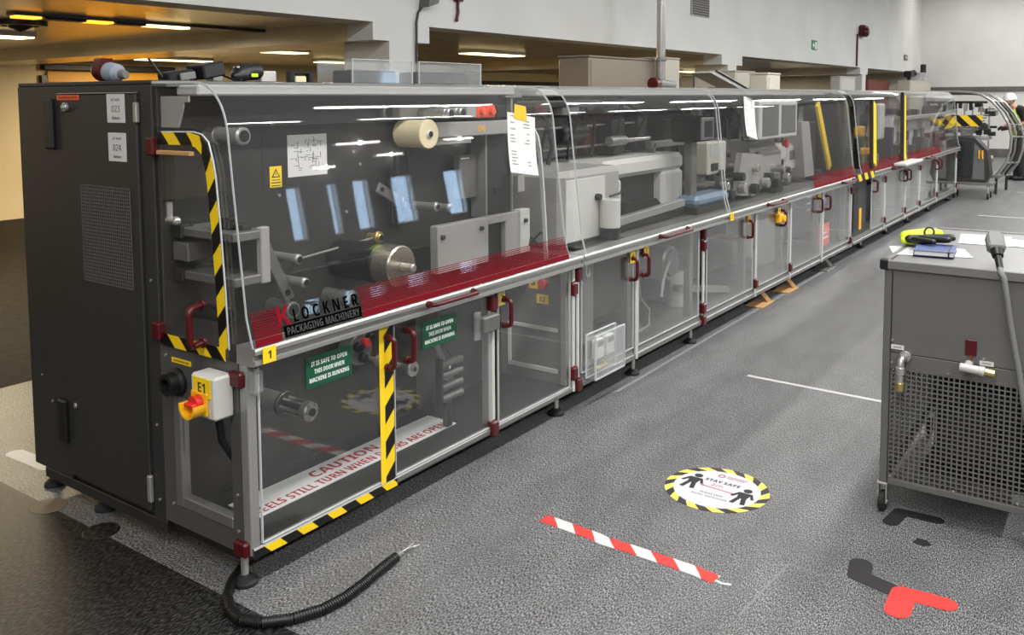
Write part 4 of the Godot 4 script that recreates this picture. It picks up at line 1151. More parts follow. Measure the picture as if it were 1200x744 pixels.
	put("control_unit", [sh().bx(6.40, 7.0, 0.95, 1.24, -0.62, -0.36, 0.015), M.beige, sh().bx(6.48, 6.9, 1.10, 1.2, -0.361, -0.354), M.off_white], t)
	put("control_unit", [sh().bx(6.45, 6.85, 1.28, 1.52, -0.75, -0.5, 0.02), M.off_white], t)
	put("chute", [sh().prism(PackedVector2Array([Vector2(6.9, 0.9), Vector2(7.2, 0.9), Vector2(7.0, 1.45), Vector2(6.75, 1.45)]), Vector3(0, 0, -0.5), XV, YV, ZV * 0.25), M.light_grey], t)
	put("yellow_brace", [bar(Vector3(7.15, 1.62, -0.22), Vector3(7.62, 0.95, -0.22), 0.09, 0.03, ZV), M.yellow], t)
	put("black_conduit", [sh().tube([Vector3(7.55, 1.72, -0.22), Vector3(7.60, 1.60, -0.15), Vector3(7.64, 1.3, -0.13), Vector3(7.66, 0.92, -0.10)], 0.03, 10), M.rubber], t)
	put("cabinet_panel", [sh().bx(5.3, 7.3, 0.9, 1.5, -1.10, -1.0, 0.01), M.panel_grey], t)
	# ---- lower compartment
	put("inner_column", [sh().bx(2.86, 2.99, 0.14, 0.80, -0.5, -0.38, 0.004), M.light_grey], t)
	put("inner_panel", [sh().bx(2.2, 2.86, 0.30, 0.80, -0.56, -0.54, 0.004), M.plate_grey], t)
	put("hook", [sh().tube([Vector3(2.42, 0.78, -0.1), Vector3(2.42, 0.70, -0.1), Vector3(2.44, 0.675, -0.1), Vector3(2.465, 0.69, -0.1), Vector3(2.455, 0.72, -0.1)], 0.008, 8), M.off_white], t)
	put("pump", [sh().cyl(Vector3(3.86, 0.52, -0.55), Vector3(3.86, 0.52, -0.25), 0.125, -1, 28, 0.012), M.alu, sh().cyl(Vector3(3.86, 0.52, -0.25), Vector3(3.86, 0.52, -0.235), 0.10, -1, 24, 0.004), M.panel_grey], t)
	put("pump_column", [sh().cyl(Vector3(4.16, 0.14, -0.36), Vector3(4.16, 0.40, -0.36), 0.07, -1, 20, 0.004), M.off_white], t)
	put("pump_spout", [sh().tube([Vector3(3.80, 0.54, -0.235), Vector3(3.70, 0.53, -0.2), Vector3(3.63, 0.45, -0.2), Vector3(3.60, 0.33, -0.2)], 0.012, 8), M.off_white], t)
	put("cable", [sh().tube([Vector3(3.05, 0.74, -0.1), Vector3(3.06, 0.55, -0.1), Vector3(3.12, 0.42, -0.11), Vector3(3.22, 0.33, -0.1), Vector3(3.21, 0.23, -0.1), Vector3(3.05, 0.215, -0.1), Vector3(2.9, 0.23, -0.09)], 0.008, 8), M.cable_grey], t)
	put("slide_unit", [bar(Vector3(4.05, 0.30, -0.3), Vector3(4.78, 0.17, -0.2), 0.05, 0.05, ZV), M.alu], t)
	put("drive_box", [sh().bx(4.15, 4.6, 0.14, 0.46, -0.62, -0.45, 0.006), M.plate_grey], t)
	var co := put("copper_motor", [sh().bx(5.0, 5.3, 0.32, 0.52, -0.5, -0.24, 0.01), M.panel_grey, sh().cyl(Vector3(5.30, 0.43, -0.34), Vector3(5.34, 0.43, -0.2), 0.095, -1, 24, 0.004), M.off_white, sh().bx(5.02, 5.28, 0.52, 0.53, -0.48, -0.26), M.copper], t)
	put("motor_hub", [sh().cyl(Vector3(5.34, 0.43, -0.2), Vector3(5.345, 0.43, -0.19), 0.025, -1, 14), M.black], t)
	put("inner_box", [sh().bx(5.8, 6.5, 0.14, 0.58, -0.62, -0.35, 0.008), M.light_grey], t)
	put("blue_unit", [sh().bx(6.72, 7.25, 0.60, 0.78, -0.30, -0.14, 0.01), M.blue_film, sh().bx(6.62, 6.70, 0.60, 0.62, -0.14, -0.13).bx(6.62, 6.70, 0.66, 0.68, -0.14, -0.13).bx(6.62, 6.70, 0.72, 0.74, -0.14, -0.13), M.sign_white], t)
	put("dark_relay", [sh().bx(6.95, 7.15, 0.45, 0.54, -0.2, -0.12, 0.006), M.black], t)
	put("notice", [sh().bx(6.95, 7.30, 0.2, 0.42, -0.12, -0.115), M.orange_red, sh().bx(7.0, 7.25, 0.27, 0.285, -0.115, -0.113).bx(7.0, 7.2, 0.32, 0.335, -0.115, -0.113), M.sign_white], t)
	for x in [2.90, 3.75]: foot(t, x, -0.05)
	for x in [5.1, 5.75, 6.9]:
		foot(t, x, -0.16)
		put("floor_bracket", [bar(Vector3(x + 0.05, 0.122, -0.07), Vector3(x + 0.12, 0.008, 0.0), 0.05, 0.01, ZV), M.wood if x < 6 else M.alu_matt, sh().bx(x - 0.12, x + 0.16, 0.0, 0.012, -0.12, 0.02, 0.003), M.wood if x < 6 else M.alu_matt], t)

func build_module_three() -> void:
	var t := thing("packaging_machine", "far machine module, yellow posts and a pale comb of pushers under its hood", "machine", Vector3(10.9, 0, -0.5))
	module_frame(t, 7.75, 14.1, 1.2)
	var h1 := hood(t, 7.93, 10.12)
	var h2 := hood(t, 10.18, 14.08)
	red_band(h1, 7.95, 10.1)
	red_band(h2, 10.2, 12.4)
	for x in [7.76, 10.15, 14.09]: end_panel_sheet(t, x, M.acrylic)
	put("dark_column", [sh().bx(7.76, 7.90, 0.846, 1.72, -0.42, -0.12, 0.01), M.black], t)
	put("control_column", [sh().bx(7.80, 8.36, 0.20, 0.79, -0.2, -0.02, 0.006), M.plate_grey, sh().bx(8.06, 8.14, 0.25, 0.48, -0.02, -0.012), M.amber, sh().bx(7.82, 8.0, 0.25, 0.72, -0.02, -0.014), M.cabinet_dark], t)
	put("hazard_tape", [sh().ribbon([Vector3(7.62, 0.84, 0.053), Vector3(8.4, 0.84, 0.053)], 0.075, ZV, 0.26, 0.002), M.hazard], t)
	# yellow and black posts
	for q in [[Vector3(8.34, 0.94, 0.05), Vector3(8.64, 1.62, -0.04), 0.115, 0.03], [Vector3(9.80, 0.90, 0.06), Vector3(10.24, 1.70, -0.05), 0.07, 0.05]]:
		var y := put("yellow_post", [bar(q[0], q[1], q[2], 0.05, ZV), M.yellow], t)
		put("black_edge", [bar(q[0] + Vector3(-q[2] * 0.5 - q[3] * 0.5, -0.03, 0), q[1] + Vector3(-q[2] * 0.5 - q[3] * 0.5, 0.03, 0), q[3], 0.04, ZV), M.black], y)
	put("yellow_clamp", [sh().bx(8.46, 8.6, 1.24, 1.36, -0.2, -0.1, 0.02).bx(8.72, 8.86, 1.02, 1.10, -0.2, -0.08, 0.02), M.amber], t)
	put("gauge", [sh().lathe([Vector2(0, 0), Vector2(0.05, 0), Vector2(0.05, 0.03), Vector2(0.03, 0.035), Vector2(0, 0.03)], Vector3(8.30, 1.36, -0.3), ZV, 18), M.off_white], t)
	var r := RandomNumberGenerator.new()
	r.seed = 21
	for i in 9:
		var x := 8.1 + i * 0.62
		put("station_column", [sh().bx(x, x + 0.16, 0.846, 1.2 + r.randf() * 0.4, -0.9, -0.7, 0.008), [M.light_grey, M.panel_grey, M.alu_matt][i % 3]], t)
	for i in 8:
		var x := 8.9 + i * 0.55
		put("tooling_block", [sh().bx(x, x + 0.25, 0.846, 0.98 + 0.12 * r.randf(), -0.4, -0.2, 0.01).cyl(Vector3(x + 0.1, 0.98, -0.3), Vector3(x + 0.1, 1.2, -0.3), 0.03, -1, 12, 0.004), [M.dark_steel, M.alu_matt, M.black][i % 3]], t)
	put("paper_tube", [sh().bx(9.7, 9.95, 1.15, 1.6, -0.35, -0.2, 0.02), M.off_white], t)
	put("magazine", [sh().bx(9.95, 10.1, 0.9, 1.3, -0.3, -0.12, 0.01), M.black], t)
	for i in 3: put("white_cover", [sh().prism(PackedVector2Array([Vector2(10.6 + i * 1.05, 0.846), Vector2(11.5 + i * 1.05, 0.846), Vector2(11.45 + i * 1.05, 1.36), Vector2(10.9 + i * 1.05, 1.42)]), Vector3(0, 0, -0.62), XV, YV, ZV * 0.3), M.off_white], t)
	for i in 10: put("pusher", [sh().cyl(Vector3(12.6 + i * 0.14, 1.42, -0.25), Vector3(12.6 + i * 0.14, 1.54, -0.25), 0.03, 0.02, 10, 0.004), M.cabinet_dark], t)
	put("pusher_bar", [sh().bx(11.0, 14.0, 1.36, 1.42, -0.35, -0.18, 0.01), M.light_grey], t)
	for q in [[11.1, 0.3], [11.9, 0.16], [11.25, 0.25]]: put("sensor", [sh().bx(q[0], q[0] + q[1], 1.42, 1.50, -0.32, -0.2, 0.01), M.black], t)
	put("maroon_guard", [sh().bx(12.9, 13.8, 0.92, 1.12, -0.3, -0.14, 0.02), M.maroon], t)
	put("delivery_shelf", [sh().bx(9.3, 10.25, 0.862, 0.90, 0.055, 0.20, 0.01), M.off_white], t)
	# doors
	var xs := [8.46, 9.12, 10.22, 11.12, 12.36, 14.0]
	for i in 5:
		lower_door(t, xs[i] + 0.03, xs[i + 1] - 0.05, xs[i] + 0.10 if i % 2 == 0 else xs[i + 1] - 0.12)
		if i % 2 == 1: put("rail_handle", [bow(Vector3(xs[i] + 0.3, 0.843, 0.052), XV, ZV, 0.36, 0.012, 0.05), M.maroon], t)
		hinge_rod(t, xs[i + 1] - 0.02, [0.72, 0.24])
		post(t, xs[i + 1] - 0.03, -0.07, 0.19, 0.797, 0.06, M.alu_matt)
	put("inner_box", [sh().bx(8.6, 9.05, 0.14, 0.7, -0.6, -0.3, 0.01), M.light_grey], t)
	put("inner_box", [sh().bx(9.4, 10.0, 0.14, 0.6, -0.6, -0.3, 0.01), M.plate_grey], t)
	put("inner_box", [sh().bx(10.5, 13.8, 0.14, 0.7, -0.6, -0.4, 0.01), M.light_grey], t)
	for x in [8.4, 9.6, 10.8, 12.2, 13.8]: foot(t, x, -0.08)

func build_line_end() -> void:
	# outfeed unit standing past the last module: raised guard arch, hazard board, trolley
	var t := thing("guard_arch", "tall curved guard frame of aluminium rails round dark blocks, past the last module", "guard frame", Vector3(15.7, 0, 0.2))
	var prof := [Vector2(-0.75, 1.76), Vector2(-0.27, 1.76), Vector2(0.0, 1.745), Vector2(0.15, 1.71), Vector2(0.32, 1.60), Vector2(0.47, 1.42), Vector2(0.59, 1.20), Vector2(0.64, 0.99), Vector2(0.63, 0.76), Vector2(0.57, 0.54), Vector2(0.42, 0.31)]
	for k in 4:
		var x := 15.3 + k * 0.27
		var pts := []
		for p in prof: pts.append(Vector3(x, p.y - 0.012 * k, p.x + 0.035 * k))
		put("curved_rail", [sh().tube(pts, 0.022, 8), [M.alu, M.alu_matt, M.dark_steel, M.alu][k]], t)
	for i in [1, 4, 6, 7, 9, 10]:
		var p: Vector2 = prof[i]
		put("cross_rail", [sh().cyl(Vector3(15.29, p.y, p.x), Vector3(16.12, p.y - 0.036, p.x + 0.105), 0.016, -1, 8), M.alu], t)
	put("base_rail", [sh().bx(15.2, 16.2, 0.28, 0.33, -0.7, 0.5, 0.006), M.alu_matt], t)
	for q in [[15.25, 0.44], [16.12, 0.50], [15.25, -0.65], [16.12, -0.65]]: put("leg", [sh().cyl(Vector3(q[0], 0.0, q[1]), Vector3(q[0], 0.30, q[1]), 0.022, -1, 10), M.dark_steel], t)
	put("rear_leg", [sh().bx(15.3, 16.1, 0.3, 1.76, -0.76, -0.72, 0.006), M.light_grey], t)
	# machinery inside the arch
	var u := thing("outfeed_unit", "outfeed mechanism of steel rods and dark blocks inside the curved guard frame", "machine", Vector3(15.0, 0, -0.2))
	put("pedestal", [sh().bx(14.75, 15.15, 0.0, 0.95, -0.62, -0.15, 0.01), M.panel_grey], u)
	put("table", [sh().bx(14.7, 15.2, 0.95, 1.0, -0.7, 0.36, 0.006), M.alu], u)
	var r := RandomNumberGenerator.new()
	r.seed = 4
	for i in 16:
		var z := -0.5 + r.randf() * 0.85
		var y := 1.0 + r.randf() * 0.12
		put("block", [sh().bx(14.75 + r.randf() * 0.2, 15.0 + r.randf() * 0.15, y, y + 0.06 + r.randf() * 0.08, z, z + 0.05 + r.randf() * 0.08, 0.008), [M.black, M.alu, M.dark_steel, M.light_grey][i % 4]], u)
	for i in 6: put("rod", [sh().cyl(Vector3(14.8, 1.08 + i * 0.05, -0.45 + i * 0.04), Vector3(14.8, 1.12 + i * 0.05, 0.2 + i * 0.03), 0.012, -1, 8), M.steel], u)
	for i in 22:
		var z := 0.12 + r.randf() * 0.42
		var y := 0.36 + r.randf() * 1.15
		var x := 15.35 + r.randf() * 0.6
		put("block", [sh().bx(x, x + 0.08 + r.randf() * 0.1, y, y + 0.03 + r.randf() * 0.07, z - 0.3, z - 0.22 + r.randf() * 0.1, 0.008), [M.black, M.alu, M.cabinet_dark, M.off_white][i % 4]], t)
	for i in 5: put("support_rod", [sh().cyl(Vector3(15.5, 0.3, -0.25 + i * 0.13), Vector3(15.5, 1.5, -0.25 + i * 0.13), 0.014, -1, 8), M.steel], t)
	put("upper_bar", [sh().bx(14.7, 14.8, 1.56, 1.6, -0.6, 0.33, 0.006), M.dark_steel], u)
	put("upright", [sh().bx(14.72, 14.8, 1.0, 1.6, -0.62, -0.54, 0.006), M.alu], u)
	for i in 7: put("gripper", [sh().bx(14.7, 14.78, 1.42 + r.randf() * 0.06, 1.6, -0.42 + i * 0.08, -0.37 + i * 0.08, 0.008), [M.black, M.dark_steel, M.steel][i % 3]], u)
	var b := thing("hazard_board", "long yellow and black striped board hung across the machine's far end", "hazard board", Vector3(14.5, 1.19, -0.1))
	put("board", [sh().bx(14.47, 14.485, 1.185, 1.37, -0.5, 0.30, 0.003), M.alu_matt], b)
	put("stripe_face", [sh().ribbon([Vector3(14.47, 1.2775, -0.5), Vector3(14.47, 1.2775, 0.30)], 0.183, -XV, 0.25, 0.002), M.hazard], b)
	put("bracket", [sh().bx(14.485, 14.72, 1.25, 1.29, -0.45, -0.42, 0.003).bx(14.485, 14.72, 1.25, 1.29, 0.2, 0.23, 0.003), M.alu_matt], b)
	var c := thing("trolley", "small glazed grey trolley on castors under the striped hazard board", "trolley", Vector3(14.55, 0, 0.2))
	put("body", [sh().prism(PackedVector2Array([Vector2(-0.08, 0.27), Vector2(0.40, 0.27), Vector2(0.46, 0.40), Vector2(0.40, 0.80), Vector2(0.22, 1.0), Vector2(-0.08, 1.02)]), Vector3(14.32, 0, 0), ZV, YV, XV * 0.34), M.cabinet_grey], c)
	put("window", [sh().bx(14.311, 14.321, 0.36, 0.94, -0.05, 0.18, 0.003), M.screen_dark], c)
	put("window", [sh().prism(PackedVector2Array([Vector2(0.20, 0.32), Vector2(0.38, 0.32), Vector2(0.36, 0.76), Vector2(0.22, 0.92)]), Vector3(14.311, 0, 0), ZV, YV, XV * 0.01), M.screen_grey], c)
	for z in [0.28, 0.33]: put("yellow_handle", [sh().bx(14.28, 14.312, 0.66, 0.80, z, z + 0.022, 0.006), M.amber], c)
	put("tray", [sh().bx(14.25, 14.7, 0.23, 0.27, -0.10, 0.50, 0.005), M.alu_matt], c)
	for q in [[14.3, -0.06], [14.3, 0.44], [14.64, -0.06], [14.64, 0.44]]:
		castor(c, Vector3(q[0], 0, q[1]), 0.23, 0.05)

func castor(parent: Node, at: Vector3, top: float, r: float) -> void:
	var c := put("castor", [sh().bx(at.x - 0.022, at.x + 0.022, top - 0.012, top, at.z - 0.022, at.z + 0.022, 0.003).bx(at.x - 0.016, at.x + 0.016, r * 0.8, top - 0.01, at.z - 0.018, at.z - 0.013).bx(at.x - 0.016, at.x + 0.016, r * 0.8, top - 0.01, at.z + 0.013, at.z + 0.018).cyl(at + Vector3(0, r, -0.02), at + Vector3(0, r, 0.02), 0.006, -1, 8), M.steel], parent)
	put("wheel", [sh().cyl(at + Vector3(0, r, -0.012), at + Vector3(0, r, 0.012), r, -1, 20, 0.004), M.rubber], c)

# ---------------------------------------------------------------- trolley at the aisle side and what lies on it
func lattice(x0: float, x1: float, y0: float, y1: float, pitch: float, w: float, o: Vector3, ux: Vector3, th: float) -> Sh:
	var s := sh()
	var nx := int(round((x1 - x0) / pitch))
	var ny := int(round((y1 - y0) / pitch))
	var B := Basis(ux, YV, ux.cross(YV))
	for i in nx + 1: s.box(o + ux * (x0 + (x1 - x0) * i / nx) + YV * (y0 + y1) / 2, Vector3(w, y1 - y0, th), 0.0, B)
	for i in ny + 1: s.box(o + ux * (x0 + x1) / 2 + YV * (y0 + (y1 - y0) * i / ny), Vector3(x1 - x0, w, th * 0.98), 0.0, B)
	return s

func build_cart() -> void:
	var X0 := 1.86
	var X1 := 2.93
	var Z0 := 1.625
	var Z1 := 2.175
	var t := thing("equipment_trolley", "grey metal equipment trolley on castors with perforated mesh sides and a flat top", "trolley", Vector3((X0 + X1) / 2, 0, (Z0 + Z1) / 2))
	for x in [X0 + 0.015, X1 - 0.015]:
		for z in [Z0 + 0.015, Z1 - 0.015]: put("post", [sh().bx(x - 0.015, x + 0.015, 0.125, 1.02, z - 0.015, z + 0.015, 0.003), M.cart_grey], t)
	put("top", [sh().bx(X0 + 0.012, X1 - 0.012, 1.012, 1.040, Z0 + 0.012, Z1 - 0.012, 0.002), M.cart_top], t)
	put("top_edge", [sh().bx(X0 - 0.012, X0 + 0.014, 1.008, 1.044, Z0 - 0.012, Z1 + 0.012, 0.003), M.cart_top], t)
	put("top_edge", [sh().bx(X1 - 0.014, X1 + 0.012, 1.008, 1.044, Z0 - 0.012, Z1 + 0.012, 0.003), M.cart_top], t)
	for z in [Z0, Z1]: put("top_edge", [sh().bx(X0 + 0.014, X1 - 0.014, 1.008, 1.044, z - 0.012, z + 0.012, 0.003), M.cart_top], t)
	put("top_groove", [sh().bx(X0 + 0.03, X1 - 0.03, 1.0405, 1.0412, Z0 + 0.014, Z0 + 0.021).bx(X1 - 0.034, X1 - 0.026, 1.0405, 1.0412, Z0 + 0.014, Z1 - 0.02), M.black], t)
	for z in [Z0 - 0.001, Z1 + 0.001]: put("corner_cap", [sh().bx(X0 - 0.016, X0 + 0.022, 1.004, 1.047, z - 0.016, z + 0.016, 0.005), M.black], t)
	# front panel, a joint, then the mesh below
	put("front_panel", [sh().bx(X0, X0 + 0.006, 0.672, 1.008, Z0 + 0.031, Z1 - 0.031, 0.001), M.cart_grey], t)
	put("fitting_panel", [sh().bx(X0 - 0.002, X0 + 0.004, 0.606, 0.669, Z0 + 0.031, Z1 - 0.031, 0.001), M.cart_grey], t)
	put("seam", [sh().bx(X0 + 0.002, X0 + 0.005, 0.669, 0.672, Z0 + 0.031, Z1 - 0.031).bx(X0 - 0.0015, X0 + 0.003, 0.13, 1.0, Z0 + 0.030, Z0 + 0.033), M.black], t)
	tag(put("mesh_panel", [lattice(Z0 + 0.033, Z1 - 0.033, 0.150, 0.606, 0.0193, 0.0058, Vector3(X0, 0, 0), ZV, 0.002), M.mesh_grey], t), "", "", "", "stuff")
	tag(put("mesh_panel", [lattice(X0 + 0.033, X1 - 0.033, 0.150, 1.0, 0.0193, 0.0058, Vector3(0, 0, Z0 + 0.004), XV, 0.002), M.mesh_grey], t), "", "", "", "stuff")
	put("back_panel", [sh().bx(X1 - 0.006, X1, 0.15, 1.008, Z0 + 0.03, Z1 - 0.03, 0.001), M.cart_grey], t)
	put("side_panel", [sh().bx(X0 + 0.03, X1 - 0.03, 0.15, 1.008, Z1 - 0.008, Z1 - 0.002, 0.001), M.cabinet_dark], t)  # darker than the frame: shade inside the trolley put into the colour
	put("bottom_rail", [sh().bx(X0 - 0.002, X0 + 0.024, 0.122, 0.150, Z0 + 0.03, Z1 - 0.03, 0.003), M.cart_grey], t)
	put("bottom_rail", [sh().bx(X0 + 0.03, X1 - 0.03, 0.122, 0.150, Z0, Z0 + 0.024, 0.003), M.cart_grey], t)
	put("bottom_rail", [sh().bx(X0 + 0.03, X1 - 0.03, 0.122, 0.150, Z1 - 0.024, Z1, 0.003), M.cart_grey], t)
	put("base_plate", [sh().bx(X0 + 0.15, X1 - 0.02, 0.14, 0.15, Z0 + 0.12, Z1 - 0.02), M.cabinet_dark], t)
	put("compressor", [sh().bx(X0 + 0.22, X0 + 0.75, 0.151, 0.52, Z0 + 0.16, Z1 - 0.06, 0.02), M.black, sh().cyl(Vector3(X0 + 0.16, 0.33, Z0 + 0.30), Vector3(X0 + 0.23, 0.33, Z0 + 0.30), 0.11, -1, 24, 0.01), M.cabinet_dark], t)
	for x in [X0 + 0.02, X1 - 0.05]:
		for z in [Z0 + 0.012, Z1 - 0.012]: castor(t, Vector3(x, 0, z), 0.125, 0.042)
	for p in [[0.72, 1.662], [0.63, 1.662], [0.16, 1.667], [0.165, 2.12], [0.70, 1.99], [0.62, 1.87], [0.155, 1.9]]:
		put("screw", [sh().cyl(Vector3(X0, p[0], p[1]), Vector3(X0 - 0.006, p[0], p[1]), 0.005, -1, 8), M.steel], t)
	# pipe fittings
	put("elbow_fitting", [sh().tube([Vector3(X0, 0.665, 1.715), Vector3(X0 - 0.035, 0.665, 1.710), Vector3(X0 - 0.052, 0.655, 1.706), Vector3(X0 - 0.055, 0.63, 1.705), Vector3(X0 - 0.055, 0.565, 1.705)], 0.013, 12).cyl(Vector3(X0 - 0.055, 0.60, 1.705), Vector3(X0 - 0.055, 0.63, 1.705), 0.018, -1, 8, 0.002).cyl(Vector3(X0, 0.665, 1.715), Vector3(X0 - 0.02, 0.665, 1.713), 0.022, -1, 8, 0.002), M.steel, sh().cyl(Vector3(X0 - 0.055, 0.535, 1.705), Vector3(X0 - 0.055, 0.568, 1.705), 0.017, -1, 10, 0.002), M.brass], t)
	put("straight_fitting", [sh().cyl(Vector3(X0, 0.672, 1.94), Vector3(X0 - 0.045, 0.668, 1.94), 0.015, -1, 10, 0.002).cyl(Vector3(X0 - 0.05, 0.668, 1.915), Vector3(X0 - 0.05, 0.664, 1.985), 0.016, -1, 12, 0.002).cyl(Vector3(X0 - 0.05, 0.665, 1.98), Vector3(X0 - 0.05, 0.663, 2.0), 0.019, -1, 6, 0.002), M.off_white, sh().cyl(Vector3(X0 - 0.05, 0.663, 2.0), Vector3(X0 - 0.05, 0.660, 2.035), 0.016, -1, 6, 0.002), M.brass], t)
	tag(put("red_tag", [sh().bx(X0 - 0.008, X0 - 0.004, 0.705, 0.765, 1.925, 1.965, 0.001), M.maroon, sh().cyl(Vector3(X0 - 0.006, 0.67, 1.945), Vector3(X0 - 0.006, 0.706, 1.945), 0.004, -1, 6), M.copper], t), "red tag")
	for q in [[0.695, 1.682, "INLET"], [0.682, 2.0, "OUTLET"]]:
		put("white_label", [sh().bx(X0 - 0.0045, X0 - 0.002, q[0] - 0.009, q[0] + 0.009, q[1] - 0.024, q[1] + 0.024), M.paper, sh().text(q[2], Vector3(X0 - 0.0048, q[0], q[1]), ZV, YV, 0.006, 0.03, 0.0004), M.ink], t)
	# things on the top
	var y := 1.0415
	var nb := thing("notebook", "navy notebook with a black elastic band at the trolley's corner", "notebook", Vector3(2.12, y, 1.77))
	var B := Basis(YV, 0.10)
	var o := Vector3(2.12, y + 0.006, 1.765)
	put("cover", [sh().box(o + YV * 0.019, Vector3(0.205, 0.003, 0.15), 0.001, B).box(o + YV * 0.0005, Vector3(0.205, 0.003, 0.15), 0.001, B).box(o + YV * 0.01 + B * Vector3(0, 0, -0.074), Vector3(0.205, 0.02, 0.003), 0.001, B), M.navy], nb)
	put("pages", [sh().box(o + YV * 0.0097, Vector3(0.198, 0.0155, 0.143), 0.0, B), M.paper], nb)
	put("elastic_band", [sh().box(o + YV * 0.0097 + B * Vector3(0, 0, 0.055), Vector3(0.208, 0.0235, 0.006), 0.0, B), M.black], nb)
	# work gloves: lime fabric back and black palm with a wrist loop
	var gl := thing("work_glove", "lime yellow and black work glove lying over the navy notebook", "glove", Vector3(2.23, y + 0.03, 1.70))
	put("fabric_back", [blob([[Vector3(2.30, y + 0.035, 1.615), 0.028, Vector3(2.36, y + 0.045, 1.70), 0.030], [Vector3(2.26, y + 0.04, 1.65), 0.026, Vector3(2.35, y + 0.05, 1.735), 0.022], [Vector3(2.24, y + 0.030, 1.62), 0.018, Vector3(2.29, y + 0.035, 1.70), 0.02]], 0.008, 0.02), M.hivis], gl)
	put("palm", [blob([[Vector3(2.22, y + 0.008 + 0.035, 1.70), 0.017, Vector3(2.20, y + 0.008 + 0.042, 1.80), 0.013], [Vector3(2.25, y + 0.008 + 0.035, 1.71), 0.017, Vector3(2.24, y + 0.008 + 0.045, 1.81), 0.013], [Vector3(2.28, y + 0.008 + 0.035, 1.71), 0.016, Vector3(2.28, y + 0.008 + 0.045, 1.80), 0.013], [Vector3(2.19, y + 0.008 + 0.033, 1.67), 0.016, Vector3(2.16, y + 0.008 + 0.035, 1.75), 0.012], [Vector3(2.23, y + 0.008 + 0.03, 1.64), 0.018, Vector3(2.25, y + 0.008 + 0.03, 1.71), 0.022]], 0.007, 0.008), M.black], gl)
	var lp := []
	for i in 16: lp.append(Vector3(2.27 + 0.010 * sin(TAU * i / 16.0), y + 0.068 + 0.019 * sin(TAU * i / 16.0), 1.712 + 0.019 * cos(TAU * i / 16.0)))
	put("wrist_loop", [sh().tube(lp, 0.0045, 8, true), M.black], gl)
	# papers
	var sheets := [[Vector3(2.16, y, 1.735), 0.21, 0.297, 0.3, "white printed sheet half under the navy notebook on the trolley"], [Vector3(2.63, y, 1.885), 0.30, 0.21, 0.12, "printed white sheet lying flat near the trolley's far edge"], [Vector3(2.60, y, 2.06), 0.21, 0.297, -0.05, "white sheet in a clear sleeve behind the grey cable plug"]]
	for i in 3:
		var a = sheets[i]
		var b := Basis(YV, a[3])
		var s := sh()
		var r := RandomNumberGenerator.new()
		r.seed = 40 + i
		for k in 12:
			var w := r.randf_range(0.08, float(a[2]) * 0.8)
			s.box(a[0] + b * Vector3(a[1] * (0.42 - 0.84 * k / 11.0), 0.0012, -a[2] * 0.42 + w / 2), Vector3(0.004, 0.0004, w), 0.0, b)
		tag(put("paper_sheet", [sh().box(a[0] + YV * (0.0006 + 0.0002 * i), Vector3(a[1], 0.0008, a[2]), 0.0, b), M.paper, s, M.pale_ink]), a[4], "paper")
	# cable with a grey plug, laid over the top edge
	var c := thing("cable_plug", "grey cable with a square grey plug leaning over the trolley's top edge", "cable", Vector3(1.9, 1.05, 2.0))
	var p0 := Vector3(1.95, 1.128, 2.004)
	var p1 := Vector3(1.866, 1.058, 2.030)
	var dd := (p0 - p1).normalized()
	var side := dd.cross(ZV + XV * 0.4).normalized()
	var B2 := Basis(side.cross(dd).normalized() * -1.0, dd, side.cross(dd).cross(dd).normalized() * -1.0)
	B2 = B2.orthonormalized()
	put("plug_body", [sh().box(p0 + dd * 0.005, Vector3(0.062, 0.075, 0.045), 0.008, B2).box(p0 + dd * 0.045, Vector3(0.045, 0.02, 0.03), 0.004, B2), M.cable_grey], c)
	put("collar", [sh().cyl(p0 - dd * 0.03, p0 - dd * 0.065, 0.024, 0.020, 18, 0.003).cyl(p0 - dd * 0.065, p1 - dd * 0.012, 0.014, 0.012, 14, 0.002), M.black], c)
	put("cord", [sh().tube([p1 - dd * 0.01, p1 - dd * 0.03, Vector3(1.832, 1.02, 2.050), Vector3(1.83, 0.95, 2.062), Vector3(1.83, 0.85, 2.077), Vector3(1.83, 0.70, 2.106), Vector3(1.83, 0.57, 2.128), Vector3(1.82, 0.42, 2.155), Vector3(1.80, 0.25, 2.19), Vector3(1.78, 0.06, 2.25), Vector3(1.80, 0.012, 2.34), Vector3(1.95, 0.012, 2.50)], 0.011, 12), M.cable_grey], c)

# ---------------------------------------------------------------- on the floor
func disc_poly(rx: float, n := 48) -> PackedVector2Array:
	var p := PackedVector2Array()
	for i in n: p.append(Vector2(cos(TAU * i / n), sin(TAU * i / n)) * rx)
	return p

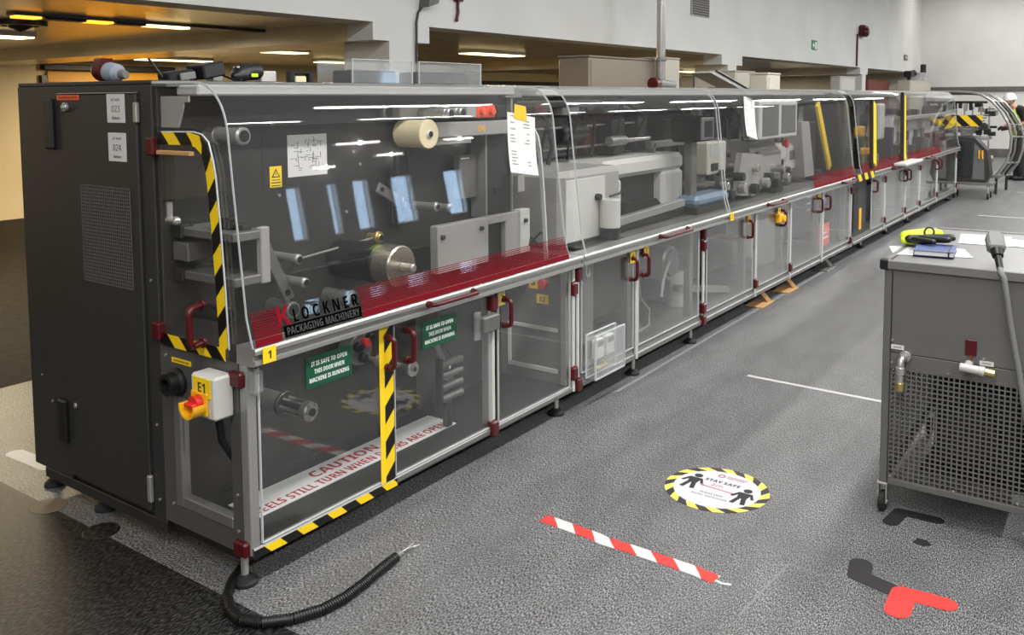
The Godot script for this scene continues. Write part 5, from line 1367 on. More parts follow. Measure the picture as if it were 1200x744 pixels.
func build_floor_marks() -> void:
	# round social distance sticker; its lines read along z
	var c := Vector3(1.672, 0.0, 1.003)
	var R := 0.222
	var t := thing("floor_sticker", "round white keep-distance floor sticker with a yellow and black striped border", "floor sticker", c)
	put("disc", [sh().prism(disc_poly(R - 0.036), c + YV * 0.0004, ZV, XV, YV * 0.0012), M.sticker_white], t)
	var ys := sh()
	var bs := sh()
	for i in 26:
		var q := PackedVector2Array()
		for k in 5: q.append(Vector2(cos(TAU * (i + k / 4.0) / 26), sin(TAU * (i + k / 4.0) / 26)) * (R - 0.037))
		for k in range(4, -1, -1): q.append(Vector2(cos(TAU * (i + 0.75 + k / 4.0) / 26), sin(TAU * (i + 0.75 + k / 4.0) / 26)) * R)
		(ys if i % 2 == 0 else bs).prism(q, c + YV * 0.0004, ZV, XV, YV * 0.0012)
	put("striped_border", [ys, M.sticker_yellow, bs, M.floor_black], t)
	var tx := sh().text("STAY SAFE", c + Vector3(0.072, 0.0019, 0.0), ZV, XV, 0.024, 0.16, 0.0005, true)
	put("figure", [walker(c + Vector3(0.010, 0.0017, -0.120)).prism(disc_poly(0.019, 20), c + Vector3(0.084, 0.0017, -0.118), ZV, XV, YV * 0.0008), M.ink], t)
	put("figure", [walker(c + Vector3(-0.022, 0.0017, 0.120)).prism(disc_poly(0.019, 20), c + Vector3(0.052, 0.0017, 0.122), ZV, XV, YV * 0.0008), M.ink], t)
	put("print", [tx, M.ink, sh().text("2m", c + Vector3(0.032, 0.0019, -0.01), ZV, XV, 0.022, 0.05, 0.0005, false), M.pink_ink, arrow(c + Vector3(0.004, 0.0017, -0.078), c + Vector3(-0.008, 0.0017, 0.085)), M.pink_ink, sh().text("PLEASE KEEP", c + Vector3(-0.060, 0.0019, 0.0), ZV, XV, 0.014, 0.10, 0.0005).text("SOCIAL DISTANCING", c + Vector3(-0.088, 0.0019, 0.0), ZV, XV, 0.013, 0.16, 0.0005), M.pale_ink], t)
	put("logo_mark", [ring(c + Vector3(0.135, 0.0017, -0.03), 0.016, 0.010), M.purple_ink, sh().text("PACKAGING", c + Vector3(0.143, 0.0019, 0.04), ZV, XV, 0.009, 0.09, 0.0005).text("SERVICES", c + Vector3(0.128, 0.0019, 0.038), ZV, XV, 0.008, 0.08, 0.0005), M.purple_ink], t)
	# red and white tape
	var tp := thing("floor_tape", "worn red and white striped tape stuck across the grey floor", "floor tape", Vector3(1.01, 0, 0.91))
	put("tape", [sh().ribbon([Vector3(1.022, 0.0004, 0.532), Vector3(1.010, 0.0004, 0.78), Vector3(1.0, 0.0004, 0.83), Vector3(1.004, 0.0004, 0.93), Vector3(0.998, 0.0004, 1.20), Vector3(0.985, 0.0004, 1.285)], 0.062, YV, 0.178, 0.0012), M.red_white], tp)
	put("torn_end", [sh().ribbon([Vector3(0.985, 0.0003, 1.27), Vector3(0.975, 0.0003, 1.31), Vector3(0.985, 0.0003, 1.34)], 0.012, YV, 1.0, 0.0006), M.paper], tp)
	# L-shaped corner marks with rounded ends
	tag(put("corner_mark", [ell([Vector3(1.385, 0, 1.676), Vector3(1.300, 0, 1.690), Vector3(1.272, 0, 1.80)], 0.080, 0.0), M.floor_black]), "black L-shaped floor sticker touching the red one", "floor sticker")
	tag(put("corner_mark", [ell([Vector3(1.145, 0, 1.850), Vector3(1.270, 0, 1.846), Vector3(1.280, 0, 1.970)], 0.082, 0.0013), M.floor_red]), "bright red L-shaped floor sticker on the grey floor", "floor sticker")
	tag(put("corner_mark", [ell([Vector3(1.785, 0, 1.69), Vector3(1.90, 0, 1.705), Vector3(1.905, 0, 1.835)], 0.062), M.floor_black_worn]), "dark L-shaped floor sticker under the grey trolley's castor", "floor sticker")
	tag(put("floor_sticker", [ell([Vector3(0.118, 0, -1.925), Vector3(0.125, 0, -1.78), Vector3(0.13, 0, -1.64)], 0.085), M.sign_white]), "plain white floor sticker peeking out behind the electrical cabinet", "floor sticker")
	tag(put("floor_patch", [sh().prism(PackedVector2Array([Vector2(-0.03, -0.02), Vector2(0.01, -0.032), Vector2(0.036, -0.004), Vector2(0.015, 0.022), Vector2(-0.02, 0.026)]), Vector3(1.683, 0.0003, 1.825), ZV, XV, YV * 0.001), M.floor_black_worn]), "small dark smudge of adhesive left on the floor", "floor mark")
	# white line pieces across the aisle
	var wl := tag(put("floor_line", [sh().ribbon([Vector3(3.268, 0.0003, 0.542), Vector3(3.254, 0.0003, 0.9), Vector3(3.241, 0.0003, 1.36)], 0.032, YV, 1.0, 0.001), M.floor_white]), "worn white tape line across the aisle before the trolley", "floor line")
	for q in [[9.6, 0.46, 0.9, 0.0], [12.1, 0.6, 1.4, 0.02], [15.8, 0.7, 1.8, 0.0], [10.9, 1.9, 2.8, 0.0]]:
		tag(put("floor_line", [sh().ribbon([Vector3(q[0], 0.0003, q[1]), Vector3(q[0] + q[3], 0.0003, q[2])], 0.05, YV, 1.0, 0.001), M.floor_white]), "short white floor line far down the aisle", "floor line", "white lines far down the aisle")
	tag(put("floor_line", [sh().ribbon([Vector3(2.55, 0.0003, 0.03), Vector3(4.4, 0.0003, 0.0), Vector3(7.0, 0.0003, -0.02)], 0.022, YV, 1.0, 0.001), M.scuff]), "thin pale line on the floor along the machine's foot", "floor line")
	tag(put("floor_line", [sh().ribbon([Vector3(0.82, 0.0002, 1.43), Vector3(1.24, 0.0002, 1.46)], 0.008, YV, 1.0, 0.0006).ribbon([Vector3(1.24, 0.0002, 1.46), Vector3(1.225, 0.0002, 1.60)], 0.008, YV, 1.0, 0.0006), M.scuff]), "faint pale scuffed outline beside the black L-shaped sticker", "floor line")
	tag(put("floor_line", [sh().ribbon([Vector3(1.25, 0.0002, 1.99), Vector3(1.22, 0.0002, 2.35)], 0.007, YV, 1.0, 0.0006), M.scuff]), "faint pale scratch running on from the red L-shaped sticker", "floor line")
	for q in [[-0.075, -1.235, 0.075, "round tan floor disc on the seam beside the cabinet"], [-0.066, -0.845, 0.07, "round dark floor disc on the seam beside the cabinet"]]:
		tag(put("floor_disc", [sh().lathe([Vector2(0, 0.003), Vector2(q[2] - 0.004, 0.003), Vector2(q[2], 0.0), Vector2(0, 0.0)], Vector3(q[0], 0.0002, q[1]), YV, 28), M.tan_disc if q[1] < -1 else M.floor_charcoal]), q[3], "floor disc")
	# black conduit lying on the floor, wires showing at the end
	var cb := thing("cable", "black corrugated conduit lying in a curve on the floor, bare wires at its end", "cable", Vector3(0.1, 0, 0.2))
	var kp := [Vector3(0.10, 0.045, -0.15), Vector3(0.06, 0.022, -0.13), Vector3(-0.02, 0.019, -0.085), Vector3(-0.09, 0.019, -0.02), Vector3(-0.135, 0.019, 0.06), Vector3(-0.15, 0.019, 0.13), Vector3(-0.12, 0.019, 0.20), Vector3(-0.05, 0.019, 0.265), Vector3(0.04, 0.019, 0.305), Vector3(0.13, 0.019, 0.315), Vector3(0.23, 0.019, 0.305), Vector3(0.33, 0.019, 0.288), Vector3(0.43, 0.02, 0.275)]
	var cv := Curve3D.new()
	for i in kp.size():
		var a: Vector3 = kp[maxi(i - 1, 0)]
		var b: Vector3 = kp[mini(i + 1, kp.size() - 1)]
		cv.add_point(kp[i], (a - b) / 6.0, (b - a) / 6.0)
	var L := cv.get_baked_length()
	var s := sh()
	var n := int(L / 0.009)
	for i in n:
		var a := cv.sample_baked(L * i / n)
		var b := cv.sample_baked(L * (i + 0.62) / n)
		var e := cv.sample_baked(L * (i + 1.0) / n)
		s.cyl(a, b, 0.0185, -1, 12)
		s.cyl(b, e, 0.0155, -1, 10)
	put("conduit", [s, M.black], cb)
	put("sleeve", [sh().cyl(Vector3(0.425, 0.02, 0.275), Vector3(0.455, 0.022, 0.272), 0.012, -1, 12, 0.002), M.cable_grey], cb)
	for q in [Vector3(0.53, 0.03, 0.270), Vector3(0.545, 0.018, 0.285), Vector3(0.52, 0.012, 0.260)]: put("wire", [sh().tube([Vector3(0.45, 0.022, 0.272), Vector3(0.49, 0.024, 0.272), q], 0.003, 6), M.steel], cb)

func walker(o: Vector3) -> Sh:
	var s := sh()
	# arms, trunk and two legs, in metres on the sticker: (right, up)
	var pl := [[Vector2(-0.026, 0.050), Vector2(0.030, 0.050), Vector2(0.022, -0.008), Vector2(-0.018, -0.008)], [Vector2(-0.018, 0.0), Vector2(0.0, 0.0), Vector2(-0.012, -0.066), Vector2(-0.031, -0.066)], [Vector2(0.0, 0.0), Vector2(0.022, 0.0), Vector2(0.036, -0.062), Vector2(0.016, -0.066)], [Vector2(-0.026, 0.050), Vector2(-0.016, 0.036), Vector2(-0.038, -0.004), Vector2(-0.050, 0.0)], [Vector2(0.020, 0.048), Vector2(0.032, 0.048), Vector2(0.052, 0.004), Vector2(0.040, -0.002)]]
	for k in pl.size():
		var q := PackedVector2Array(pl[k])
		s.prism(q, o + YV * 0.0001 * k, ZV, XV, YV * 0.0008)
	return s

func arrow(a: Vector3, b: Vector3) -> Sh:
	var d := (b - a).normalized()
	var w := d.cross(YV)
	var s := sh().box((a + b) / 2 + YV * 0.0003, Vector3(0.006, 0.0008, a.distance_to(b) - 0.02), 0.0, Basis(w, YV, d))
	s.prism(PackedVector2Array([Vector2(0, 0), Vector2(0.016, 0.008), Vector2(0.016, -0.008)]), a, d, w, YV * 0.0008)
	s.prism(PackedVector2Array([Vector2(0, 0), Vector2(-0.016, 0.008), Vector2(-0.016, -0.008)]), b, d, w, YV * 0.0008)
	return s

func ring(o: Vector3, r1: float, r0: float) -> Sh:
	return sh().lathe([Vector2(r0, 0), Vector2(r1, 0), Vector2(r1, 0.0008), Vector2(r0, 0.0008), Vector2(r0, 0)], o, YV, 24)

# flat band with rounded ends and corners
func ell(pts: Array, w: float, lift := 0.0) -> Sh:
	var polys: Array = []
	var acc := PackedVector2Array()
	for i in pts.size() - 1:
		var a := Vector2(pts[i].x, pts[i].z)
		var b := Vector2(pts[i + 1].x, pts[i + 1].z)
		var d := (b - a).normalized()
		var q := PackedVector2Array()
		for k in 13:
			var t := PI / 2 + PI * k / 12.0
			q.append(a + (d * cos(t) + d.orthogonal() * -sin(t)) * w / 2)
		for k in 13:
			var t := -PI / 2 + PI * k / 12.0
			q.append(b + (d * cos(t) + d.orthogonal() * -sin(t)) * w / 2)
		if acc.is_empty(): acc = q
		else:
			polys = Geometry2D.merge_polygons(acc, q)
			acc = polys[0]
	return sh().prism(acc, Vector3(0, 0.0003 + lift, 0), XV, ZV, YV * 0.0012)

# ---------------------------------------------------------------- smooth joined bodies (surface nets over tapered capsules)
func blob(bones: Array, cell: float, blend: float) -> Sh:
	var lo := Vector3.ONE * 1e9
	var hi := -lo
	for b in bones:
		var r: float = maxf(b[1], b[3]) + blend + cell * 2
		lo = lo.min((b[0] as Vector3).min(b[2]) - Vector3.ONE * r)
		hi = hi.max((b[0] as Vector3).max(b[2]) + Vector3.ONE * r)
	var nx := int((hi.x - lo.x) / cell) + 2
	var ny := int((hi.y - lo.y) / cell) + 2
	var nz := int((hi.z - lo.z) / cell) + 2
	var f := PackedFloat32Array()
	f.resize(nx * ny * nz)
	f.fill(0.5)
	for b in bones:
		var a: Vector3 = b[0]
		var e: Vector3 = b[2]
		var ra: float = b[1]
		var rb: float = b[3]
		var m: float = maxf(ra, rb) + blend + cell * 2
		var p0 := (a.min(e) - Vector3.ONE * m - lo) / cell
		var p1 := (a.max(e) + Vector3.ONE * m - lo) / cell
		var ae := e - a
		var l2 := maxf(ae.length_squared(), 1e-9)
		for z in range(maxi(0, int(p0.z)), mini(nz, int(p1.z) + 1)):
			for y in range(maxi(0, int(p0.y)), mini(ny, int(p1.y) + 1)):
				for x in range(maxi(0, int(p0.x)), mini(nx, int(p1.x) + 1)):
					var p := lo + Vector3(x, y, z) * cell
					var t := clampf((p - a).dot(ae) / l2, 0.0, 1.0)
					var d := p.distance_to(a + ae * t) - lerpf(ra, rb, t)
					var i := (z * ny + y) * nx + x
					var h := maxf(blend - absf(d - f[i]), 0.0) / blend
					f[i] = minf(d, f[i]) - h * h * blend * 0.25
	var vid := {}
	var vs := PackedVector3Array()
	var st := [1, nx, nx * ny]
	for z in nz - 1:
		for y in ny - 1:
			for x in nx - 1:
				var i := (z * ny + y) * nx + x
				var c := [f[i], f[i + 1], f[i + nx], f[i + nx + 1], f[i + st[2]], f[i + st[2] + 1], f[i + st[2] + nx], f[i + st[2] + nx + 1]]
				var neg := 0
				for q in c: if q < 0.0: neg += 1
				if neg == 0 or neg == 8: continue
				var sum := Vector3.ZERO
				var k := 0
				for ed in [[0, 1], [2, 3], [4, 5], [6, 7], [0, 2], [1, 3], [4, 6], [5, 7], [0, 4], [1, 5], [2, 6], [3, 7]]:
					var da: float = c[ed[0]]
					var db: float = c[ed[1]]
					if (da < 0.0) == (db < 0.0): continue
					var t := da / (da - db)
					var A := Vector3(ed[0] & 1, (ed[0] >> 1) & 1, ed[0] >> 2)
					var Bv := Vector3(ed[1] & 1, (ed[1] >> 1) & 1, ed[1] >> 2)
					sum += A.lerp(Bv, t); k += 1
				vid[i] = vs.size()
				vs.append(lo + (Vector3(x, y, z) + sum / k) * cell)
	var quads := []
	for i in vid:
		var x: int = i % nx
		var y: int = (i / nx) % ny
		var z: int = i / (nx * ny)
		for ax in 3:
			var j: int = i + st[ax]
			if (f[i] < 0.0) == (f[j] < 0.0): continue
			var s1: int = st[(ax + 1) % 3]
			var s2: int = st[(ax + 2) % 3]
			if not (vid.has(i - s1) and vid.has(i - s2) and vid.has(i - s1 - s2)): continue
			var out := Vector3.ZERO
			out[ax] = 1.0 if f[i] < 0.0 else -1.0
			quads.append([vid[i], vid[i - s1], vid[i - s1 - s2], vid[i - s2], out])
	var nn := PackedVector3Array()
	nn.resize(vs.size())
	for q in quads:
		var n := (vs[q[2]] - vs[q[0]]).cross(vs[q[3]] - vs[q[1]])
		if n.dot(q[4]) < 0.0: n = -n
		for k in 4: nn[q[k]] += n
	for i in nn.size(): nn[i] = nn[i].normalized()
	var s := sh()
	for q in quads: s.quadn(vs[q[0]], vs[q[1]], vs[q[2]], vs[q[3]], nn[q[0]], nn[q[1]], nn[q[2]], nn[q[3]])
	return s

func build_person() -> void:
	var at := Vector3(18.37, 0, 0.47)
	var F := Vector3(-0.58, 0, -0.814)
	var S := Vector3(F.z, 0, -F.x)    # the person's own side
	var P := func(x: float, y: float, z: float) -> Vector3: return at + S * x + YV * y + F * z
	var t := thing("person", "person in a white hard hat, hi-vis vest and dark trousers, leaning over the machine", "person", at)
	var bones := []
	bones.append([P.call(0, 0.98, 0.0), 0.125, P.call(0, 1.16, 0.02), 0.12])
	bones.append([P.call(0, 1.16, 0.02), 0.12, P.call(0, 1.36, 0.06), 0.13])
	bones.append([P.call(-0.13, 1.38, 0.06), 0.075, P.call(0.13, 1.38, 0.06), 0.075])
	bones.append([P.call(0, 1.41, 0.10), 0.06, P.call(0, 1.50, 0.21), 0.052])
	for k in [-1.0, 1.0]:
		bones.append([P.call(0.18 * k, 1.39, 0.06), 0.062, P.call(0.235 * k, 1.14, 0.05), 0.045])
		bones.append([P.call(0.235 * k, 1.14, 0.05), 0.044, P.call(0.15 * k, 1.05, 0.27), 0.030])
		bones.append([P.call(0.085 * k, 0.93, 0.0), 0.098, P.call(0.10 * k, 0.50, 0.03), 0.062])
		bones.append([P.call(0.10 * k, 0.50, 0.03), 0.060, P.call(0.105 * k, 0.10, -0.02), 0.042])
	put("body", [blob(bones, 0.016, 0.05), M.skin], t)
	# head with brow, nose, chin, ears
	var hd := [[P.call(0, 1.580, 0.250), 0.082, P.call(0, 1.600, 0.230), 0.088], [P.call(0, 1.525, 0.300), 0.045, P.call(0, 1.540, 0.280), 0.055], [P.call(0, 1.565, 0.338), 0.012, P.call(0, 1.545, 0.355), 0.013], [P.call(0.045, 1.585, 0.315), 0.016, P.call(-0.045, 1.585, 0.315), 0.016], [P.call(0.03, 1.515, 0.325), 0.010, P.call(-0.03, 1.515, 0.325), 0.010], [P.call(0.086, 1.570, 0.240), 0.014, P.call(0.088, 1.545, 0.245), 0.010], [P.call(-0.086, 1.570, 0.240), 0.014, P.call(-0.088, 1.545, 0.245), 0.010]]
	put("head", [blob(hd, 0.007, 0.02), M.skin], t)
	for k in [-1.0, 1.0]: put("eye", [sh().ball(P.call(0.032 * k, 1.568, 0.322), 0.009), M.ink], t)
	put("beard", [blob([[P.call(0.05, 1.510, 0.270), 0.022, P.call(0.0, 1.488, 0.315), 0.026], [P.call(-0.05, 1.510, 0.270), 0.022, P.call(0.0, 1.488, 0.315), 0.026]], 0.007, 0.015), M.beard_brown], t)
	# hands: palm, four curled fingers and a thumb each
	for k in [-1.0, 1.0]:
		var h := [[P.call(0.14 * k, 1.045, 0.29), 0.026, P.call(0.11 * k, 1.03, 0.35), 0.028]]
		for i in 4:
			var u := -0.024 + 0.016 * i
			var l: float = [0.035, 0.042, 0.04, 0.03][i]
			h.append([P.call(0.105 * k + u * 0.3, 1.03 + u, 0.36), 0.009, P.call(0.085 * k + u * 0.3, 1.025 + u, 0.36 + l), 0.0085])
			h.append([P.call(0.085 * k + u * 0.3, 1.025 + u, 0.36 + l), 0.0085, P.call(0.055 * k, 1.01 + u, 0.37 + l), 0.0075])
		h.append([P.call(0.12 * k, 1.055, 0.31), 0.012, P.call(0.09 * k, 1.075, 0.35), 0.010])
		h.append([P.call(0.09 * k, 1.075, 0.35), 0.010, P.call(0.065 * k, 1.065, 0.375), 0.008])
		put("glove", [blob(h, 0.006, 0.008), M.shirt_black], t)
	# clothes
	var sh1 := []
	for b in bones.slice(0, 3): sh1.append([b[0], b[1] + 0.010, b[2], b[3] + 0.010])
	for k in [-1.0, 1.0]: sh1.append([P.call(0.17 * k, 1.39, 0.06), 0.076, P.call(0.222 * k, 1.20, 0.05), 0.062])
	put("t_shirt", [blob(sh1, 0.016, 0.05), M.shirt_black], t)
	var ve := [[P.call(0, 0.90, 0.0), 0.150, P.call(0, 1.16, 0.02), 0.142], [P.call(0, 1.16, 0.02), 0.142, P.call(0, 1.35, 0.06), 0.148], [P.call(-0.085, 1.38, 0.05), 0.082, P.call(0.085, 1.38, 0.05), 0.082]]
	put("hi_vis_vest", [blob(ve, 0.016, 0.04), M.hivis], t)
	put("reflective_band", [sh().lathe([Vector2(0.158, 0), Vector2(0.158, 0.05)], P.call(0, 1.0, 0.005), YV, 28).lathe([Vector2(0.154, 0), Vector2(0.154, 0.05)], P.call(0, 1.15, 0.02), YV, 28), M.reflective], t)
	var tr := []
	for b in bones: if b[0].y < 0.99 and b[2].y < 0.96: tr.append([b[0], b[1] + 0.016, b[2], b[3] + 0.022])
	tr.append([P.call(0, 0.94, 0.0), 0.135, P.call(0, 0.98, 0.0), 0.13])
	put("trousers", [blob(tr, 0.016, 0.04), M.trousers], t)
	for k in [-1.0, 1.0]:
		put("boot", [blob([[P.call(0.105 * k, 0.11, -0.02), 0.055, P.call(0.105 * k, 0.06, -0.02), 0.052], [P.call(0.105 * k, 0.045, -0.03), 0.045, P.call(0.115 * k, 0.042, 0.15), 0.042]], 0.012, 0.03), M.black], t)
	# hard hat
	var q: Vector3 = P.call(0, 1.615, 0.235)
	var up := (YV + F * 0.22).normalized()
	put("hard_hat", [sh().lathe([Vector2(0.125, -0.012), Vector2(0.128, 0.0), Vector2(0.118, 0.02), Vector2(0.110, 0.055), Vector2(0.085, 0.095), Vector2(0.045, 0.118), Vector2(0.0, 0.124)], q, up, 28, true).prism(disc_poly(0.075, 24), q + F * 0.085 - up * 0.006, S, F, up * 0.006), M.sign_white], t)

# ---------------------------------------------------------------- on top of the machine, behind it, on the walls
func build_top_items() -> void:
	var y := 1.773
	# red and grey industrial plug on the cabinet
	var p := thing("industrial_plug", "red and grey industrial plug lying on the electrical cabinet's top", "plug", Vector3(0.3, y, -1.28))
	var b := Vector3(0.31, y + 0.042, -1.22)
	put("grey_body", [sh().lathe([Vector2(0, 0), Vector2(0.028, 0), Vector2(0.040, 0.02), Vector2(0.044, 0.07), Vector2(0.040, 0.09), Vector2(0, 0.09)], b + Vector3(0, 0.0, 0.01), Vector3(-0.1, 0.10, -1).normalized(), 20), mat("plug_grey", g8(150, 158, 170), 0.5)], p)
	put("red_collar", [sh().lathe([Vector2(0.02, 0.0), Vector2(0.050, 0), Vector2(0.050, 0.05), Vector2(0.044, 0.065), Vector2(0.02, 0.065)], b + Vector3(-0.008, 0.012, -0.07), Vector3(-0.1, 0.10, -1).normalized(), 20).bx(0.27, 0.33, y + 0.09, y + 0.11, -1.36, -1.29, 0.006), M.maroon], p)
	put("cable_gland", [sh().cyl(b + Vector3(0.002, -0.003, 0.01), b + Vector3(0.006, -0.008, 0.045), 0.022, 0.018, 16, 0.003), M.cable_grey], p)
	# power supply, adapters and box
	var a := thing("power_supply", "tilted black power supply box on the machine roof", "power supply", Vector3(0.40, y, -0.72))
	var B := Basis(ZV, 0.18) * Basis(YV, 0.15)
	put("case", [sh().box(Vector3(0.395, y + 0.045, -0.72), Vector3(0.12, 0.06, 0.10), 0.006, B), M.black], a)
	put("cord", [sh().tube([Vector3(0.45, y + 0.03, -0.70), Vector3(0.465, y + 0.02, -0.68), Vector3(0.475, y + 0.006, -0.64), Vector3(0.478, y + 0.006, -0.60)], 0.005, 6), M.black], a)
	var ad := thing("plug_adapter", "black plug adapter with grey contacts beside the tilted power supply", "adapter", Vector3(0.30, y, -0.72))
	put("case", [sh().box(Vector3(0.255, y + 0.022, -0.72), Vector3(0.12, 0.04, 0.08), 0.006, Basis(ZV, 0.15)), M.black], ad)
	put("contacts", [sh().box(Vector3(0.275, y + 0.02, -0.672), Vector3(0.07, 0.03, 0.012), 0.003, Basis(ZV, 0.15)), M.cable_grey], ad)
	put("cord", [sh().tube([Vector3(0.198, y + 0.012, -0.72), Vector3(0.19, y + 0.03, -0.73), Vector3(0.18, y + 0.06, -0.75), Vector3(0.16, y + 0.09, -0.76)], 0.005, 6), M.black], ad)
	var sn := thing("scanner", "black rounded device with a lime label and cable on the machine roof", "scanner", Vector3(0.58, y, -0.7))
	put("body", [blob([[Vector3(0.55, y + 0.04, -0.70), 0.035, Vector3(0.63, y + 0.045, -0.70), 0.036], [Vector3(0.51, y + 0.022, -0.68), 0.021, Vector3(0.55, y + 0.024, -0.68), 0.022]], 0.009, 0.02), M.black], sn)
	put("lime_label", [sh().bx(0.575, 0.61, y + 0.02, y + 0.036, -0.662, -0.655, 0.002), M.hivis], sn)
	put("grey_clip", [sh().bx(0.525, 0.565, y + 0.05, y + 0.066, -0.72, -0.68, 0.004), M.off_white], sn)
	for q in [[0.45, 0.50, 0.045, "white paper box behind the tilted power supply"], [0.70, 0.785, 0.05, "upright white box beside the black frame on the machine roof"]]:
		var w := thing("white_box", q[3], "box", Vector3((q[0] + q[1]) / 2, y, -0.76))
		put("carton", [sh().bx(q[0], q[1], y, y + q[2], -0.80, -0.75, 0.002), M.off_white], w)
		put("flap", [sh().bx(q[0], q[1], y + q[2], y + q[2] + 0.0015, -0.80, -0.755), M.paper], w)
	var fr := thing("cable_clip", "black U-shaped holder with a pale block, on the machine roof", "holder", Vector3(0.88, y, -0.7))
	put("frame", [sh().bx(0.81, 0.835, y, y + 0.05, -0.72, -0.68, 0.006).bx(0.92, 0.945, y, y + 0.05, -0.72, -0.68, 0.006).bx(0.81, 0.945, y + 0.035, y + 0.055, -0.72, -0.68, 0.008), M.black], fr)
	put("block", [sh().bx(0.845, 0.91, y, y + 0.03, -0.72, -0.69, 0.004), M.cream_roll], fr)
	# second red plug on the roof of the middle module
	var p2 := thing("industrial_plug", "red and grey industrial plug lying on the middle module's roof", "plug", Vector3(4.9, 1.757, -0.9))
	put("red_collar", [sh().cyl(Vector3(4.85, 1.81, -0.9), Vector3(4.95, 1.815, -0.9), 0.052, 0.045, 18, 0.006), M.maroon], p2)
	put("grey_body", [sh().cyl(Vector3(4.95, 1.815, -0.9), Vector3(5.22, 1.80, -0.88), 0.042, 0.034, 18, 0.006), M.cable_grey], p2)

func paper_on_hood(called: String, label: String, x: float, y: float, w: float, h: float, tilt: float, sd: int, tab: bool) -> void:
	var up := Vector3(0, 0.201, -0.022).normalized()
	var nn := XV.cross(up)
	var R := Basis(nn, -tilt)
	var ux := R * XV
	var uy := R * up
	var o := Vector3(x, y, -0.034 - (y - 1.374) * 0.109) + nn * 0.003
	var t := thing(called, label, "paper", o)
	var pr := PackedVector2Array()
	for i in 9: pr.append(Vector2(-0.5 * h + h * i / 8.0, 0.018 * pow(1.0 - i / 8.0, 3.0)))
	for i in range(8, -1, -1): pr.append(Vector2(-0.5 * h + h * i / 8.0, 0.018 * pow(1.0 - i / 8.0, 3.0) + 0.0008))
	put("sheet", [sh().prism(pr, o - ux * w / 2, uy, nn, ux * w), M.paper], t)
	var s := sh()
	var r := RandomNumberGenerator.new()
	r.seed = sd
	for i in 16:
		var v := 0.45 - 0.80 * i / 15.0
		var bow := 0.018 * pow(0.5 - v, 3.0)
		for k in 2:
			if r.randf() < 0.35: continue
			var l := w * r.randf_range(0.06, 0.22)
			s.box(o + uy * v * h + ux * w * (-0.40 + 0.68 * k) + ux * l / 2 * (1 - 2 * k) + nn * (bow + 0.0018), Vector3(l, 0.004, 0.0006), 0.0, Basis(ux, uy, nn))
	put("ink", [s, M.pale_ink], t)
	if tab: put("yellow_note", [sh().prism(PackedVector2Array([Vector2(-0.055, -0.025), Vector2(0.055, -0.03), Vector2(0.045, 0.045), Vector2(-0.048, 0.045)]), o + uy * h * 0.5 - ux * 0.01 + nn * 0.002, ux, uy, nn * 0.001), M.amber], t)
	else: put("tape_strip", [sh().box(o + uy * h * 0.49 + nn * 0.002, Vector3(w * 0.5, 0.03, 0.001), 0.0, Basis(ux, uy, nn)), M.clear_plastic], t)

func plain_box(called: String, label: String, cat: String, x0: float, x1: float, y0: float, y1: float, z0: float, z1: float, m: Material, lid: Material = null) -> Node3D:
	var t := thing(called, label, cat, Vector3((x0 + x1) / 2, y0, (z0 + z1) / 2))
	put("body", [sh().bx(x0, x1, y0, y1, z0, z1, 0.012), m], t)
	put("lid", [sh().bx(x0 - 0.006, x1 + 0.006, y1, y1 + 0.02, z0 - 0.006, z1 + 0.006, 0.006), lid if lid else m], t)
	put("door_panel", [sh().bx(x0 + 0.04, x1 - 0.04, y0 + (y1 - y0) * 0.08, y1 - 0.03, z1, z1 + 0.006, 0.003), m], t)
	return t

